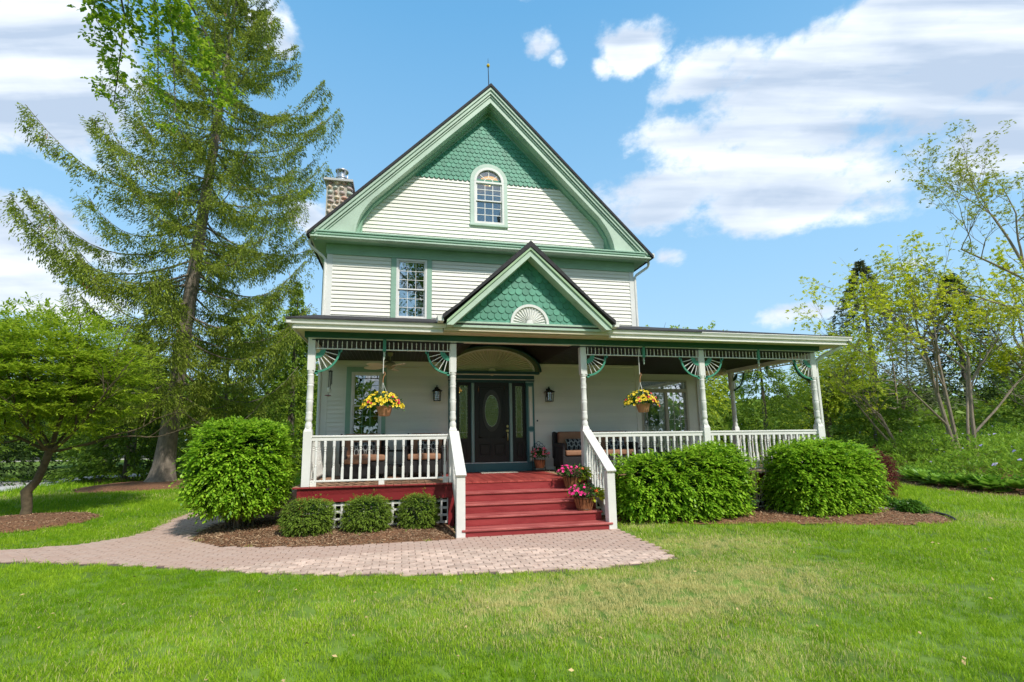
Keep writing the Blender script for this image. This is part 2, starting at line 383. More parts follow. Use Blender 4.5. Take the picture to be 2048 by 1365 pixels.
def fast_mesh(name, V, F, m_, mats=None, mi=None):
    """V (n,3) array, F (k,4) quads"""
    me = bpy.data.meshes.new(name); V = np.asarray(V, np.float32); F = np.asarray(F, np.int32)
    me.vertices.add(len(V)); me.vertices.foreach_set('co', V.ravel())
    k = F.shape[1]; me.loops.add(F.size); me.loops.foreach_set('vertex_index', F.ravel())
    me.polygons.add(len(F)); me.polygons.foreach_set('loop_start', np.arange(0, F.size, k, dtype=np.int32))
    me.polygons.foreach_set('loop_total', np.full(len(F), k, dtype=np.int32))
    for mm in (mats or [m_]): me.materials.append(mm)
    if mi is not None: me.polygons.foreach_set('material_index', np.asarray(mi, np.int32))
    me.update(calc_edges=True); return me
def unit(a):
    return a/np.maximum(np.linalg.norm(a, axis=-1, keepdims=True), 1e-9)
def leaf_geo(P, D, Nn, L, W, fold=.15, mid=.45):
    D = unit(D); S = unit(np.cross(D, Nn)); U = np.cross(S, D); n = len(P)
    L = np.broadcast_to(np.asarray(L, float), (n,))[:, None]; W = np.broadcast_to(np.asarray(W, float), (n,))[:, None]
    mp = P+D*L*mid
    V = np.stack([P-U*0, mp+S*W/2+U*W*fold, P+D*L, mp-S*W/2+U*W*fold], 1).reshape(-1, 3)
    F = np.arange(4*n).reshape(n, 4)
    return V, F
def leaves(name, P, D, Nn, L, W, m_, parent=None, fold=.15, mid=.45, loc=None):
    V, F = leaf_geo(P, D, Nn, L, W, fold, mid)
    base = np.array(WORLD[parent.name]) if parent is not None else np.zeros(3)
    return link(name, fast_mesh(name, V-base, F, m_), None, parent, base if parent is not None else (0,0,0))
def sprigs(Pc, A, K=6, twig=.18, leaf=.08, droop=.3, spread=.9, r=None):
    """pairs of leaves along short twigs: returns P, D, N, L arrays"""
    r = r or rng; n = len(Pc); A = unit(A)
    up = np.array([0,0,1.])
    S = unit(np.cross(A, up+r.normal(0,.25,(n,3))))
    Ps, Ds, Ns, Ls = [], [], [], []
    for k in range(K):
        t = (k//2+.6)/(K/2+.3); sg = 1 if k % 2 else -1
        p = Pc+A*twig*t; p[:,2] -= droop*twig*t*t
        d = A*(.55+.3*t)+S*sg*spread*(1.1-.6*t); d[:,2] -= droop*.8
        d = d+r.normal(0,.22,(n,3))
        nn = np.cross(d, np.cross(np.broadcast_to(up,(n,3)), d))+r.normal(0,.25,(n,3))
        Ps.append(p); Ds.append(unit(d)); Ns.append(unit(nn)); Ls.append(leaf*r.uniform(.75,1.2,n))
    return np.concatenate(Ps), np.concatenate(Ds), np.concatenate(Ns), np.concatenate(Ls)
def vnoise(P, s, seed=0):
    """cheap smooth noise in 3D from summed sines"""
    r_ = np.random.default_rng(seed+100); out = 0
    for i in range(5):
        k = r_.normal(0,1,3); k = k/np.linalg.norm(k)*s*(1+.6*i); out = out+np.sin(P@k+r_.uniform(0,6.28))/(1+.5*i)
    return out/2.2
# ------------------------------------------------------------------ setting: ground, path, beds
ZD = .862           # porch floor
YW = 2.541          # front wall
YA = 2.137          # front of the roof overhang
AX = .70            # ridge
PX = dict(A=-3.372, B=-.568, C=2.318, D=5.25, E=8.335)
PATH = [(2.32,-3.31),(2.40,-2.3),(2.43,-1.10),(-.60,-1.10),(-.646,-1.203),(-2.40,-1.24),(-3.6,-1.03),(-4.54,-.714),(-4.95,-.416),(-5.261,.073),(-5.387,.65),
        (-5.369,1.483),(-5.199,2.169),(-5.30,3.2),(-5.2,5.0),(-5.0,9),(-6.3,9),(-6.7,6),(-6.62,3.6),(-6.60,2.9),(-6.48,1.9),(-6.408,1.125),(-6.531,.5),(-7.198,.025),
        (-8.06,-.078),(-10,-.3),(-15,-.8),(-15,-2.2),(-10,-1.45),(-7.401,-1.04),(-5.3,-1.75),(-3.554,-2.564),(-2.2,-3.0),(-.962,-3.287),(.1,-3.45),(1.017,-3.504)]
BEDL = [(-.646,-1.195),(-2.40,-1.232),(-3.6,-1.02),(-4.54,-.706),(-4.95,-.41),(-5.253,.073),(-5.38,.65),(-5.362,1.483),(-5.19,2.169),(-5.29,3.2),(-5.19,5.0),(-4.99,9),(-3.6,9),(-3.45,.3),(-.55,.3)]
BEDR = [(2.45,-.40),(2.78,-.47),(3.4,-.72),(4.18,-1.06),(5.59,-1.40),(6.85,-1.85),(7.68,-2.13),(8.47,-2.25),(8.95,-2.16),(9.43,-1.65),(9.76,-1.02),(10.2,-.1),(10.9,1.6),(10.6,3.5),(8.5,4.5),(8.3,.3),(2.3,.3)]
BEDB = [(16.6,5.6),(15.74,4.456),(14.69,3.36),(13.93,1.7),(14.07,.78),(14.39,.02),(15.5,-1.5),(19,-4.5),(40,-6),(60,30),(30,30),(20,14)]
def circle(cx, cy, rx_, ry_, n=28, j=.04, seed=1):
    r_ = random.Random(seed)
    return [(cx+rx_*math.cos(2*PI*i/n)*(1+r_.uniform(-j,j)), cy+ry_*math.sin(2*PI*i/n)*(1+r_.uniform(-j,j))) for i in range(n)]
BEDM = circle(-9.85, 2.95, 1.45, 1.45, seed=3)
BEDS = circle(-10.9, 11.3, 2.4, 2.2, seed=5)
DRIVE = [(-13.6,16.4),(-15.48,13.953),(-15.556,10.85),(-20,6),(-30,2),(-34,8),(-24,12),(-19.0,15.826),(-18.1,16.26),(-16.5,18.6),(-11,24),(-9,21)]
DRIVE2 = [(-60,40),(-20,40),(-6,34),(-6,44),(-60,62)]
def inside(P, poly):
    x, y = P[:,0], P[:,1]; r_ = np.zeros(len(P), bool); n = len(poly)
    for i in range(n):
        x1, y1 = poly[i]; x2, y2 = poly[(i+1) % n]
        if y1 == y2: continue
        c = ((y1 > y) != (y2 > y)) & (x < (x2-x1)*(y-y1)/(y2-y1)+x1); r_ ^= c
    return r_
def edge_dist(P, poly):
    d = np.full(len(P), 1e9); n = len(poly)
    for i in range(n):
        a = np.array(poly[i]); b = np.array(poly[(i+1) % n]); ab = b-a
        t = np.clip(((P[:,:2]-a)@ab)/(ab@ab+1e-9), 0, 1); q = a+t[:,None]*ab
        d = np.minimum(d, np.hypot(P[:,0]-q[:,0], P[:,1]-q[:,1]))
    return d
lawnm = mat('lawn_soil', (.085,.16,.018,1), .9, .35, 1.4, .5, 60, c2=(.13,.21,.025,1))
mb = MB(); mb.add([(-400,-200,0),(500,-200,0),(500,700,0),(-400,700,0)], [(0,1,2,3)])
tag(mb.obj('lawn', lawnm), kind='structure')
mulchm = mat('mulch', (.105,.045,.022,1), .95, .5, 22, 1.0, 55, c2=(.22,.105,.05,1))
def mound(name, poly, h, res=.22, z0=.012, m_=mulchm, hf=None):
    """a bed: triangulated outline raised softly towards its middle"""
    P = np.array(poly); x0, y0 = P.min(0); x1, y1 = P.max(0)
    bm = bmesh.new(); vs = [bm.verts.new((x, y, z0)) for x, y in poly]; f = bm.faces.new(vs)
    bmesh.ops.triangulate(bm, faces=[f])
    for _ in range(7):
        es = [e for e in bm.edges if e.calc_length() > res*2.2]
        if not es: break
        bmesh.ops.subdivide_edges(bm, edges=es, cuts=1); bmesh.ops.triangulate(bm, faces=bm.faces)
    co = np.array([v.co for v in bm.verts]); d = edge_dist(co, poly)
    z = z0+h*(1-np.exp(-d/.35))+vnoise(co*[1,1,0], 6, 3)*.012*np.minimum(1, d/.1)
    for v, zz in zip(bm.verts, z): v.co.z = zz
    me = bpy.data.meshes.new(name); bm.to_mesh(me); bm.free(); me.materials.append(m_)
    me.polygons.foreach_set('use_smooth', [True]*len(me.polygons))
    o = link(name, me); tag(o, kind='structure'); return o
mound('mulch_bed', BEDL, .09); mound('mulch_bed', BEDR, .09)
mound('mulch_bed', BEDM, .10); mound('mulch_bed', BEDS, .14, .4); mound('mulch_bed', BEDB, .06, .9)
mound('mulch_bed', [(-18.5,13.2),(-14.2,11.6),(-12.4,13.0),(-12.8,15),(-15,16.2),(-17.6,17.6)], .05, .5) if False else None
mound('mulch_bed', circle(-13.2,14.9,2.6,1.7,seed=9), .08, .5)
def chips(poly, n, lim=None):
    P = np.array(poly); lo = P.min(0); hi = P.max(0)
    if lim: lo = np.maximum(lo, lim[0]); hi = np.minimum(hi, lim[1])
    Q = np.column_stack([rng.uniform(lo[0],hi[0],n), rng.uniform(lo[1],hi[1],n)]); Q = Q[inside(Q, poly)]
    d = edge_dist(Q, poly); z = .016+.09*(1-np.exp(-d/.35))
    return np.column_stack([Q, z])
CH = np.concatenate([chips(BEDL, 26000, ((-5.5,-1.3),(-.5,1.6))), chips(BEDR, 22000, ((2.4,-2.3),(10.6,1))), chips(BEDB, 26000, ((13.8,-3),(17.5,5.6))), chips(BEDM, 6000), chips(BEDS, 8000)])
Dd = unit(np.column_stack([rng.normal(size=(len(CH),2)), rng.normal(0,.22,len(CH))]))
Vc, Fc = leaf_geo(CH, Dd, np.array([0,0,1.])+rng.normal(0,.35,(len(CH),3)), rng.uniform(.025,.075,len(CH)), rng.uniform(.008,.02,len(CH)), .1, .5)
chipm = leafmat('wood_chip', [(.07,.028,.014,1),(.18,.08,.038,1),(.32,.17,.09,1),(.52,.36,.22,1)], .9, 0, .1)
tag(link('mulch_chips', fast_mesh('mulch_chips', Vc, Fc, chipm)), 'brown shredded wood mulch spread over the planting beds', 'mulch', kind='stuff')
# brick path: sand bed with bricks
sandm = mat('path_sand', (.12,.09,.07,1), .95, .3, 12, .4, 80)
mb = MB(); mb.prism(PATH, -.02, .008, 'Z'); path = tag(mb.obj('path', sandm), kind='structure')
brickm = mat('pink_brick', (.52,.365,.29,1), .85, .16, 9, .5, 110, objvar=.17, c2=(.58,.44,.355,1))
bl, bw, g = .205, .103, .012
bme = MB().cham(-bl/2+g/2, bl/2-g/2, -bw/2+g/2, bw/2-g/2, -.03, .0, .004).mesh('brick', False, [brickm])
cand = []
y = -3.55; row = 0
while y < 9:
    x = -15+(row % 2)*bl/2
    while x < 2.6: cand.append((x, y)); x += bl
    y += bw; row += 1
Q = np.array(cand); warp = np.column_stack([Q[:,0], Q[:,1]+.0*Q[:,0]])
ok = inside(warp, PATH) & ((edge_dist(warp, PATH) > .03))
Q = warp[ok]; camp = np.array(CAM['p'][:2]); dist = np.hypot(*(Q-camp).T); order = np.argsort(dist*(1+.0*dist))
Q = Q[order]
for q in Q[:300]:
    o = link('brick', bme, None, path, (q[0], q[1], .026+random.uniform(-.0025,.0025)), (random.uniform(-.012,.012), random.uniform(-.012,.012), random.uniform(-.015,.015)))
rest = MB(); base = bme; bv = np.array([v.co[:] for v in bme.vertices]); bf = [tuple(p.vertices) for p in bme.polygons]
allv = []; allf = []
for q in Q[300:]:
    k = len(allv)*len(bv); a = random.uniform(-.015,.015); c, s = math.cos(a), math.sin(a)
    v = bv.copy(); v[:,0], v[:,1] = bv[:,0]*c-bv[:,1]*s, bv[:,0]*s+bv[:,1]*c
    allv.append(v+[q[0], q[1], .026+random.uniform(-.003,.003)]); allf += [tuple(i+k for i in f) for f in bf]
brickfar = leafmat('pink_brick_field', [(.43,.295,.235,1),(.50,.355,.28,1),(.58,.43,.345,1),(.47,.35,.29,1)], .85, 0, .35, .9)
me = bpy.data.meshes.new('bricks'); me.from_pydata(np.concatenate(allv).tolist(), [], allf); me.materials.append(brickfar)
tag(link('bricks', me, None, path), kind='stuff')
conc = mat('driveway_concrete', (.50,.49,.47,1), .9, .1, 1.5, .3, 30)
MB().prism(DRIVE, -.05, .015, 'Z').obj('driveway', conc)['kind'] = 'structure'
MB().prism(DRIVE2, -.05, .015, 'Z').obj('driveway', conc)['kind'] = 'structure'

# ------------------------------------------------------------------ the house
house = thing('house', 'cream clapboard farmhouse with steep green gable and white wraparound porch above red steps', 'house', (AX, 6, 0))
EXP = .1065
def wall_holes(mb, x0, x1, z0, z1, y0, y1, holes):
    zs = sorted({z0, z1, *[min(max(h[i], z0), z1) for h in holes for i in (2,3)]})
    for a, b in zip(zs[:-1], zs[1:]):
        if b-a < 1e-6: continue
        zz = (a+b)/2; cut = sorted([(h[0], h[1]) for h in holes if h[2] < zz < h[3]]); x = x0
        for c0, c1 in cut:
            if c0 > x: mb.box(x, c0, y0, y1, a, b)
            x = max(x, c1)
        if x < x1: mb.box(x, x1, y0, y1, a, b)
boardme = {}
def board(parent, x0, x1, z, y=YW, h=EXP):
    """one clapboard: lower edge thick, upper edge thin, joints cast a real line"""
    key = round(h, 4)
    if key not in boardme:
        mb = MB(); t0, t1 = .032, .006
        P_ = [(-t0,0),(-.009,.016),(0,.016),(0,h+.013),(-t1,h+.013)]
        mb.add([(-.5,y_,z_) for y_, z_ in P_]+[(.5,y_,z_) for y_, z_ in P_], [(0,1,2,3,4),(9,8,7,6,5),(0,5,6,1),(1,6,7,2),(2,7,8,3),(3,8,9,4),(4,9,5,0)])
        boardme[key] = mb.mesh('clapboard', False, [cream])
    L_ = x1-x0
    if L_ > 2.6 and random.random() < .7:
        j = x0+random.uniform(.25,.75)*L_; board(parent, x0, j-.0015, z, y, h); return board(parent, j+.0015, x1, z, y, h)
    return link('clapboard', boardme[key], None, parent, ((x0+x1)/2, y-random.uniform(0,.0015), z+random.uniform(-.0012,.0012)), scale=(L_, 1, 1))
def boards(parent, x0, x1, z0, z1, holes, y=YW, slope=None):
    n = int(round((z1-z0)/EXP)); h = (z1-z0)/n
    for i in range(n):
        z = z0+i*h; a, b = x0, x1
        if slope: a, b = slope(z+h*.5); 
        if b-a < .1: continue
        cut = sorted([(q[0], q[1]) for q in holes if q[2] < z+h*.7 and q[3] > z+h*.3]); x = a
        for c0, c1 in cut:
            if c0-x > .03: board(parent, x, min(c0, b), z, y, h)
            x = max(x, c1)
        if b-x > .03: board(parent, x, b, z, y, h)
W1 = (-2.84,-2.095,1.72,3.40)       # ground floor window frame
W2 = (-1.80,-1.00,4.82,6.44)        # upper window
DOOR = (-.22,1.66,ZD,3.20)
WA = (.276,1.128,7.60,8.87)         # attic window, arch above
HL, HR = -3.53, 4.965
# ground floor and upper floor front wall
mb = MB(); wall_holes(mb, HL+.01, HR-.01, .3, 3.70, YW, YW+.15, [W1, DOOR]); wall_holes(mb, HL+.01, HR-.01, 3.70, 6.80, YW, YW+.15, [W2])
mb.box(HL, HL+.14, YW+.15, 12, 0, 6.8); mb.box(HR-.14, HR, YW+.15, 12, 0, 6.8); mb.box(HL, HR, 11.85, 12, 0, 6.8)
front = mb.obj('wall', cream, house, (AX, YW, 0)); front.data.transform(Matrix.Translation((-AX,-YW,0)))
boards(front, -3.41, 4.85, ZD+.02, 3.64, [(W1[0]-.12, W1[1]+.10, W1[2]-.12, W1[3]+.12), (-.42, 1.88, ZD-.1, 3.78)])
boards(front, -3.41, 4.85, 4.55, 6.47, [(W2[0]-.135, W2[1]+.13, 4.0, 7)])
for x0, x1 in ((HL-.02, -3.405), (4.845, HR+.02)):
    box('corner_board', x0, x1, YW-.034, YW+.10, .5, 3.70, trimcream, house); box('corner_board', x0, x1, YW-.034, YW+.10, 4.35, 6.46, white, house)
box('trim_board', -3.40, -.45, YW-.03, YW+.0, 3.60, 3.695, trimcream, house)
box('trim_board', 2.06, 4.84, YW-.03, YW+.0, 3.64, 3.695, trimcream, house)
box('foundation', HL+.02, HR-.02, YW+.02, 11.9, -.1, .6, mortar, house)
# attic wall in two halves round the window
def attic_half(s):
    xs = lambda d: AX+s*d
    e = (WA[1]-WA[0])/2-.01
    return [(xs(e),6.8),(xs(e),8.87),(xs(e*.93),9.04),(xs(e*.75),9.19),(xs(e*.4),9.27),(xs(0),9.29),(xs(0),11.3),(xs(3.5),7.9),(xs(3.9),6.8)]
mb = MB()
for s in (-1, 1): mb.prism(attic_half(s), YW, YW+.12)
mb.box(WA[0], WA[1], YW, YW+.12, 6.8, 7.6)
attic = mb.obj('wall', cream, house, (AX, YW, 7)); attic.data.transform(Matrix.Translation((-AX,-YW,-7)))
WAC = (WA[0]-.11, WA[1]+.10, WA[2]-.06, 9.42)
def aslope(z):
    d = min(3.55, (11.0-z)/.994+.02); return AX-d, AX+d
boards(attic, 0, 0, 6.93, 8.86, [WAC], slope=aslope)
# fish-scale shingles
SHC = {}
def shingle_mesh(w, h, full):
    key = (w, h)
    if key not in SHC:
        mb = MB(); r_ = w/2-.0025; n = 10; pts = [(-r_, full), (-r_, r_)]+[(-r_*math.cos(PI*i/n), r_*(1-math.sin(PI*i/n))) for i in range(1, n)]+[(r_, r_), (r_, full)]
        vs = [(x, -.034+.030*(z/full), z) for x, z in pts]+[(x, -.018+.018*(z/full), z) for x, z in pts]; m_ = len(pts)
        mb.add(vs, [tuple(range(m_))]+[(i, (i+1) % m_, m_+(i+1) % m_, m_+i) for i in range(m_)])
        SHC[key] = mb.mesh('shingle', False, [shinglegreen])
    return SHC[key]
def scales(parent, cx, z0, w, rowh, top, slope, y, skip, limit):
    pts = []; row = 0; z = z0
    while z < top:
        half = (top-z)/slope; off = (row % 2)*w/2; k = int((half+w)/w)+1
        for i in range(-k, k+1):
            x = cx+i*w+off
            if abs(x-cx) < half+w*.45 and not skip(x, z+rowh*.5): pts.append((x, z, row))
        z += rowh; row += 1
    me = shingle_mesh(w, rowh, rowh*1.95); pts.sort(key=lambda p: -(top-p[1])/slope+abs(p[0]-cx) )
    vis = pts[:limit]; rst = pts[limit:]
    for x, z, r_ in vis: link('shingle', me, None, parent, (x+random.uniform(-.002,.002), y-.0015*(r_ % 2), z+random.uniform(-.003,.003)), (0, random.uniform(-.012,.012), 0))
    if rst:
        mb = MB(); bv = [v.co.copy() for v in me.vertices]; bf = [tuple(p.vertices) for p in me.polygons]
        for x, z, r_ in rst: mb.add([v+Vector((x, y-.0015*(r_ % 2), z)) for v in bv], bf)
        o = mb.obj('shingles', shinglegreen, parent, WORLD[parent.name]); o.data.transform(Matrix.Translation(-WORLD[parent.name])); tag(o, kind='stuff')
    return len(pts)
def att_skip(x, z):
    dx = x-AX
    return (abs(dx) < .50 and z < 8.9) or math.hypot(dx, z-8.87) < .47
ga = box('shingle_panel', -1.45, 2.85, YW-.004, YW+.002, 8.86, 8.95, shinglegreen, house, c=0)
n_att = scales(ga, AX, 8.835, .133, .1235, 11.02, .994, YW-.012, att_skip, 205)
# rake boards: deep boxed eave with a curved foot
def ring(s, outer, inner): return [(AX+s*x, z) for x, z in outer]+[(AX+s*x, z) for x, z in inner[::-1]]
inner = [(0,11.045),(3.136,7.853),(3.30,7.62),(3.42,7.40),(3.50,7.16),(3.545,6.92)]
outer = [(0,11.47),(4.49,6.92)]
mb = MB()
for s in (-1, 1):
    mb.prism(ring(s, [(0,11.47),(4.50,6.90)], [(0,11.045),(3.136,7.853),(3.30,7.62),(3.42,7.40),(3.50,7.16),(3.545,6.90)]), YA, YW+.0)
rake = mb.obj('rake_board', palegreen, house)
for nm, o0, o1, y0, mm in (('crown_moulding',11.485,11.40,YA-.10,palegreen),('crown_moulding',11.40,11.30,YA-.065,palegreen),('rake_moulding',11.275,11.235,YA-.03,palegreen),):
    for s in (-1, 1):
        L_ = 4.50
        poly = [(AX,o0),(AX+s*L_,o0-1.018*L_),(AX+s*L_,o1-1.018*L_),(AX,o1)]
        MB().prism(poly, y0, YA-.001).obj(nm, mm, house)
for s in (-1, 1):      # inner bead following the curve
    pi_ = [(0,11.045),(3.136,7.853),(3.30,7.62),(3.42,7.40),(3.50,7.16),(3.545,6.92)]; po = [(0,11.115),(3.165,7.893),(3.345,7.65),(3.47,7.42),(3.555,7.17),(3.60,6.92)]
    MB().prism(ring(s, po, pi_), YA-.028, YA-.001).obj('rake_moulding', palegreen, house)
    pi2 = [(0,10.98),(3.13,7.79),(3.38,7.38),(3.48,6.92)]; po2 = [(0,11.07),(3.136,7.88),(3.42,7.42),(3.56,6.92)]
    MB().prism(ring(s, po2, pi2), YW-.20, YW-.05).obj('soffit_moulding', midgreen, house)
# frieze boards on the wall under the soffit
mb = MB()
for s in (-1, 1): mb.prism(ring(s, [(0,11.35),(3.6,7.7),(3.75,6.9)], [(0,10.892),(3.395,7.53),(3.395,6.9)]), YW-.045, YW-.001)
mb.obj('frieze_board', midgreen, house)
# cornice across the front
CL, CR = -3.90, 5.325
cz = [(YA-.10, 6.905, 6.86), (YA-.075, 6.86, 6.80), (YA-.045, 6.80, 6.765), (YA-.09, 6.765, 6.72)]
for (y0, zt, zb), mm in zip(cz, (cornicegreen, cornicegreen, cornicegreen, palegreen)):
    box('cornice_moulding', CL+.1*(y0-YA+.1), CR-.1*(y0-YA+.1), y0, YA+.1, zb, zt, mm, house, c=.008)
mb = MB(); mb.add([(CL+.02,YA-.09,6.905),(CR-.02,YA-.09,6.905),(CR-.02,YW,6.95),(CL+.02,YW,6.95)], [(0,1,2,3)]); mb.obj('cornice_flashing', midgreen, house)
box('soffit', CL+.01, CR-.01, YA+.10, YW, 6.74, 6.78, cornicegreen, house)
box('frieze_board', HL-.04, HR+.04, YW-.05, YW+.02, 6.458, 6.74, cornicegreen, house)
for s, x0, x1 in ((-1, CL, HL), (1, HR, CR)):
    box('side_soffit', x0+.01, x1, YW, 12.2, 6.74, 6.78, cornicegreen, house)
    box('side_frieze', min(x0,x1) if s > 0 else HL-.04, HR+.04 if s > 0 else HL, YW+.02, 12, 6.46, 6.74, cornicegreen, house) if s < 0 else box('side_frieze', HR, HR+.04, YW+.02, 12, 6.46, 6.74, cornicegreen, house)
    xg = CL if s < 0 else CR
    gx = sorted((xg, xg+s*.12)); mb = MB(); mb.prism([(gx[0],6.90),(gx[1],6.90),(gx[1] if s > 0 else gx[1],6.78),(gx[0]+(.03 if s < 0 else 0),6.76)], YA-.06, 12.3)
    mb.obj('gutter', alum, house)
    xe = xg+s*.05; xw = (HL-.055) if s < 0 else (HR+.055)
    MB().tube([(xe,YA+.18,6.78),(xe,YA+.18,6.62),(xe-s*.04,YA+.2,6.56),(xw+s*.06,YW-.03,6.38),(xw,YW-.03,6.30),(xw,YW-.03,4.3)], .038, 8).obj('downspout', alum, house, smooth=True)
# main roof
mb = MB()
for s in (-1, 1):
    Lr = 4.68; poly = [(AX,11.578),(AX+s*Lr,11.578-1.018*Lr),(AX+s*Lr,11.578-1.018*Lr-.085),(AX,11.49)]
    mb.prism(poly, YA-.13, 12.4)
mb.obj('roof', roofm, house)
box('chimney_crown', -4.13, -3.24, 4.92, 6.2, 9.82, 9.90, conc, house)
chim = box('chimney', -4.05, -3.32, 5.05, 6.1, 0, 9.82, mortar, house, c=0)
stonecols = [(.62,.47,.31,1),(.70,.58,.42,1),(.42,.34,.31,1),(.30,.22,.22,1),(.50,.36,.29,1),(.40,.44,.38,1),(.56,.32,.24,1),(.66,.55,.45,1)]
stms = [mat('river_stone_%s' % w, c, .6, .3, 18, .4, 50) for w, c in zip(('tan','buff','taupe','purple','brown','sage','rose','sand'), stonecols)]
stme = []
for k in range(8):
    bm = bmesh.new(); bmesh.ops.create_icosphere(bm, subdivisions=1, radius=1); r_ = random.Random(k)
    for v in bm.verts: v.co *= r_.uniform(.9,1.1)
    me = bpy.data.meshes.new('stone'); bm.to_mesh(me); bm.free(); me.polygons.foreach_set('use_smooth', [True]*len(me.polygons)); me.materials.append(stms[k]); stme.append(me)
r_ = random.Random(4)
z = .3
while z < 9.78:
    h = r_.uniform(.13,.20); x = -4.05+r_.uniform(0,.03)
    while x < -3.34:
        w = r_.uniform(.13,.27)
        if (z > 7.3 or x < -3.72):
            link('stone', stme[r_.randrange(8)], None, chim, (x+w/2, 5.06, z+h/2), (r_.uniform(-.3,.3), r_.uniform(-.5,.5), r_.uniform(-.3,.3)), (w/2*.90, .10, h/2*.93))
        x += w
    for yy in (5.2, 5.42, 5.66, 5.9):
        if z > 6.5 and r_.random() < .9:
            link('stone', stme[r_.randrange(8)], None, chim, (-3.32, yy, z+h/2), (r_.uniform(-.3,.3), 0, 0), (.06, .11, h/2))
    z += h
mb = MB(); mb.lathe([(.22,9.90),(.22,9.94),(.18,9.97),(.18,10.06),(.22,10.06),(.22,10.10),(.17,10.12),(.17,10.18),(.20,10.18),(.20,10.21)], 16, (-3.66,5.5,0))
for a in range(5): mb.box(-.012,.012,.165,.19,10.2,10.44, Matrix.Translation((-3.66,5.5,0)) @ Matrix.Rotation(a*2*PI/5,4,'Z'))
mb.lathe([(.21,10.44),(.21,10.47),(.05,10.52)], 16, (-3.66,5.5,0)); mb.lathe([(.11,10.18),(.11,10.44)], 12, (-3.66,5.5,0))
mb.obj('flue', metal, house, smooth=True)
rod = MB().tube([(.66,YA,11.5),(.645,YA,12.16),(.643,YA,12.45)], [.014,.010,.004], 6).obj('lightning_rod', blackm, house, (0,0,0))
gl = MB().lathe([(.001,-.05),(.035,-.035),(.05,0),(.035,.035),(.001,.05)], 12, (.645,YA-.0,12.22)).obj('glass_ball', mat('yellow_glass', (.75,.50,.03,1), .15, .05), rod, smooth=True)

# windows
def ring_rect(mb, x0, x1, z0, z1, w, y0, y1):
    mb.box(x0, x1, y0, y1, z0, z0+w); mb.box(x0, x1, y0, y1, z1-w, z1); mb.box(x0, x0+w, y0, y1, z0+w, z1-w); mb.box(x1-w, x1, y0, y1, z0+w, z1-w)
def sash_window(fr, cas_m, cas, glass, muntin_m, lower_blind=None):
    x0, x1, z0, z1 = fr
    w = MB(); ring_rect(w, x0, x1, z0, z1, .05, YW-.045, YW+.06); win = w.obj('window', white, house, (x0, YW, z0)); win.data.transform(Matrix.Translation((-x0,-YW,-z0)))
    zm = (z0+z1)/2
    for a, b, y in ((zm-.02, z1-.05, YW-.012), (z0+.05, zm+.02, YW+.022)):
        s_ = MB(); ring_rect(s_, x0+.05, x1-.05, a, b, .032, y, y+.03); s_.obj('sash', white, win)
        box('pane', x0+.075, x1-.075, y+.012, y+.016, a+.028, b-.028, glass, win, c=0)
        g_ = MB(); gx0, gx1, ga_, gb_ = x0+.082, x1-.082, a+.032, b-.032
        for i in (1, 2):
            xx = gx0+(gx1-gx0)*i/3; g_.box(xx-.006, xx+.006, y+.004, y+.0118, ga_, gb_)
            zz = ga_+(gb_-ga_)*i/3; g_.box(gx0, gx1, y+.005, y+.0116, zz-.006, zz+.006)
        g_.obj('muntin', muntin_m, win)
    for c in cas: box('window_casing', *c, cas_m, win, c=.006)
    return win
w1 = sash_window(W1, casinggreen, [(W1[0]-.12, W1[0], YW-.05, YW-.002, 1.60, 3.525), (W1[1], W1[1]+.10, YW-.05, YW-.002, 1.60, 3.525), (W1[0], W1[1], YW-.05, YW-.002, 3.40, 3.525), (W1[0]-.14, W1[1]+.12, YW-.08, YW, 1.55, 1.60), (W1[0], W1[1], YW-.05, YW-.002, 1.60, 1.72)], winglass, casinggreen)
w2 = sash_window(W2, casinggreen, [(W2[0]-.135, W2[0], YW-.05, YW-.002, 4.5, 6.457), (W2[1], W2[1]+.13, YW-.05, YW-.002, 4.5, 6.457), (W2[0], W2[1], YW-.05, YW-.002, 4.5, 4.82)], upglass, white)
curt = mat('sheer_curtain', (.55,.57,.62,1), .9, .2, 6)
box('curtain', W2[0]+.07, W2[1]-.07, YW+.2, YW+.22, 4.85, 5.65, curt, w2, c=0)
# attic window with half-round light
win = MB(); ring_rect(win, WA[0], WA[1], WA[2], WA[3]-.01, .055, YW-.06, YW+.05); wa = win.obj('window', white, house, (AX, YW, 7.6)); wa.data.transform(Matrix.Translation((-AX,-YW,-7.6)))
zm = 8.30
for a, b, y in ((zm-.02, 8.815, YW-.03), (WA[2]+.055, zm+.02, YW-.0)):
    s_ = MB(); ring_rect(s_, WA[0]+.055, WA[1]-.055, a, b, .035, y, y+.03); s_.obj('sash', white, wa)
    box('pane', WA[0]+.085, WA[1]-.085, y+.012, y+.016, a+.03, b-.03, winglass, wa, c=0)
    g_ = MB(); gx0, gx1, ga_, gb_ = WA[0]+.09, WA[1]-.09, a+.035, b-.035
    for i in (1, 2):
        xx = gx0+(gx1-gx0)*i/3; g_.box(xx-.009, xx+.009, y+.003, y+.0118, ga_, gb_)
        zz = ga_+(gb_-ga_)*i/3; g_.box(gx0, gx1, y+.004, y+.0116, zz-.009, zz+.009)
    g_.obj('muntin', white, wa)
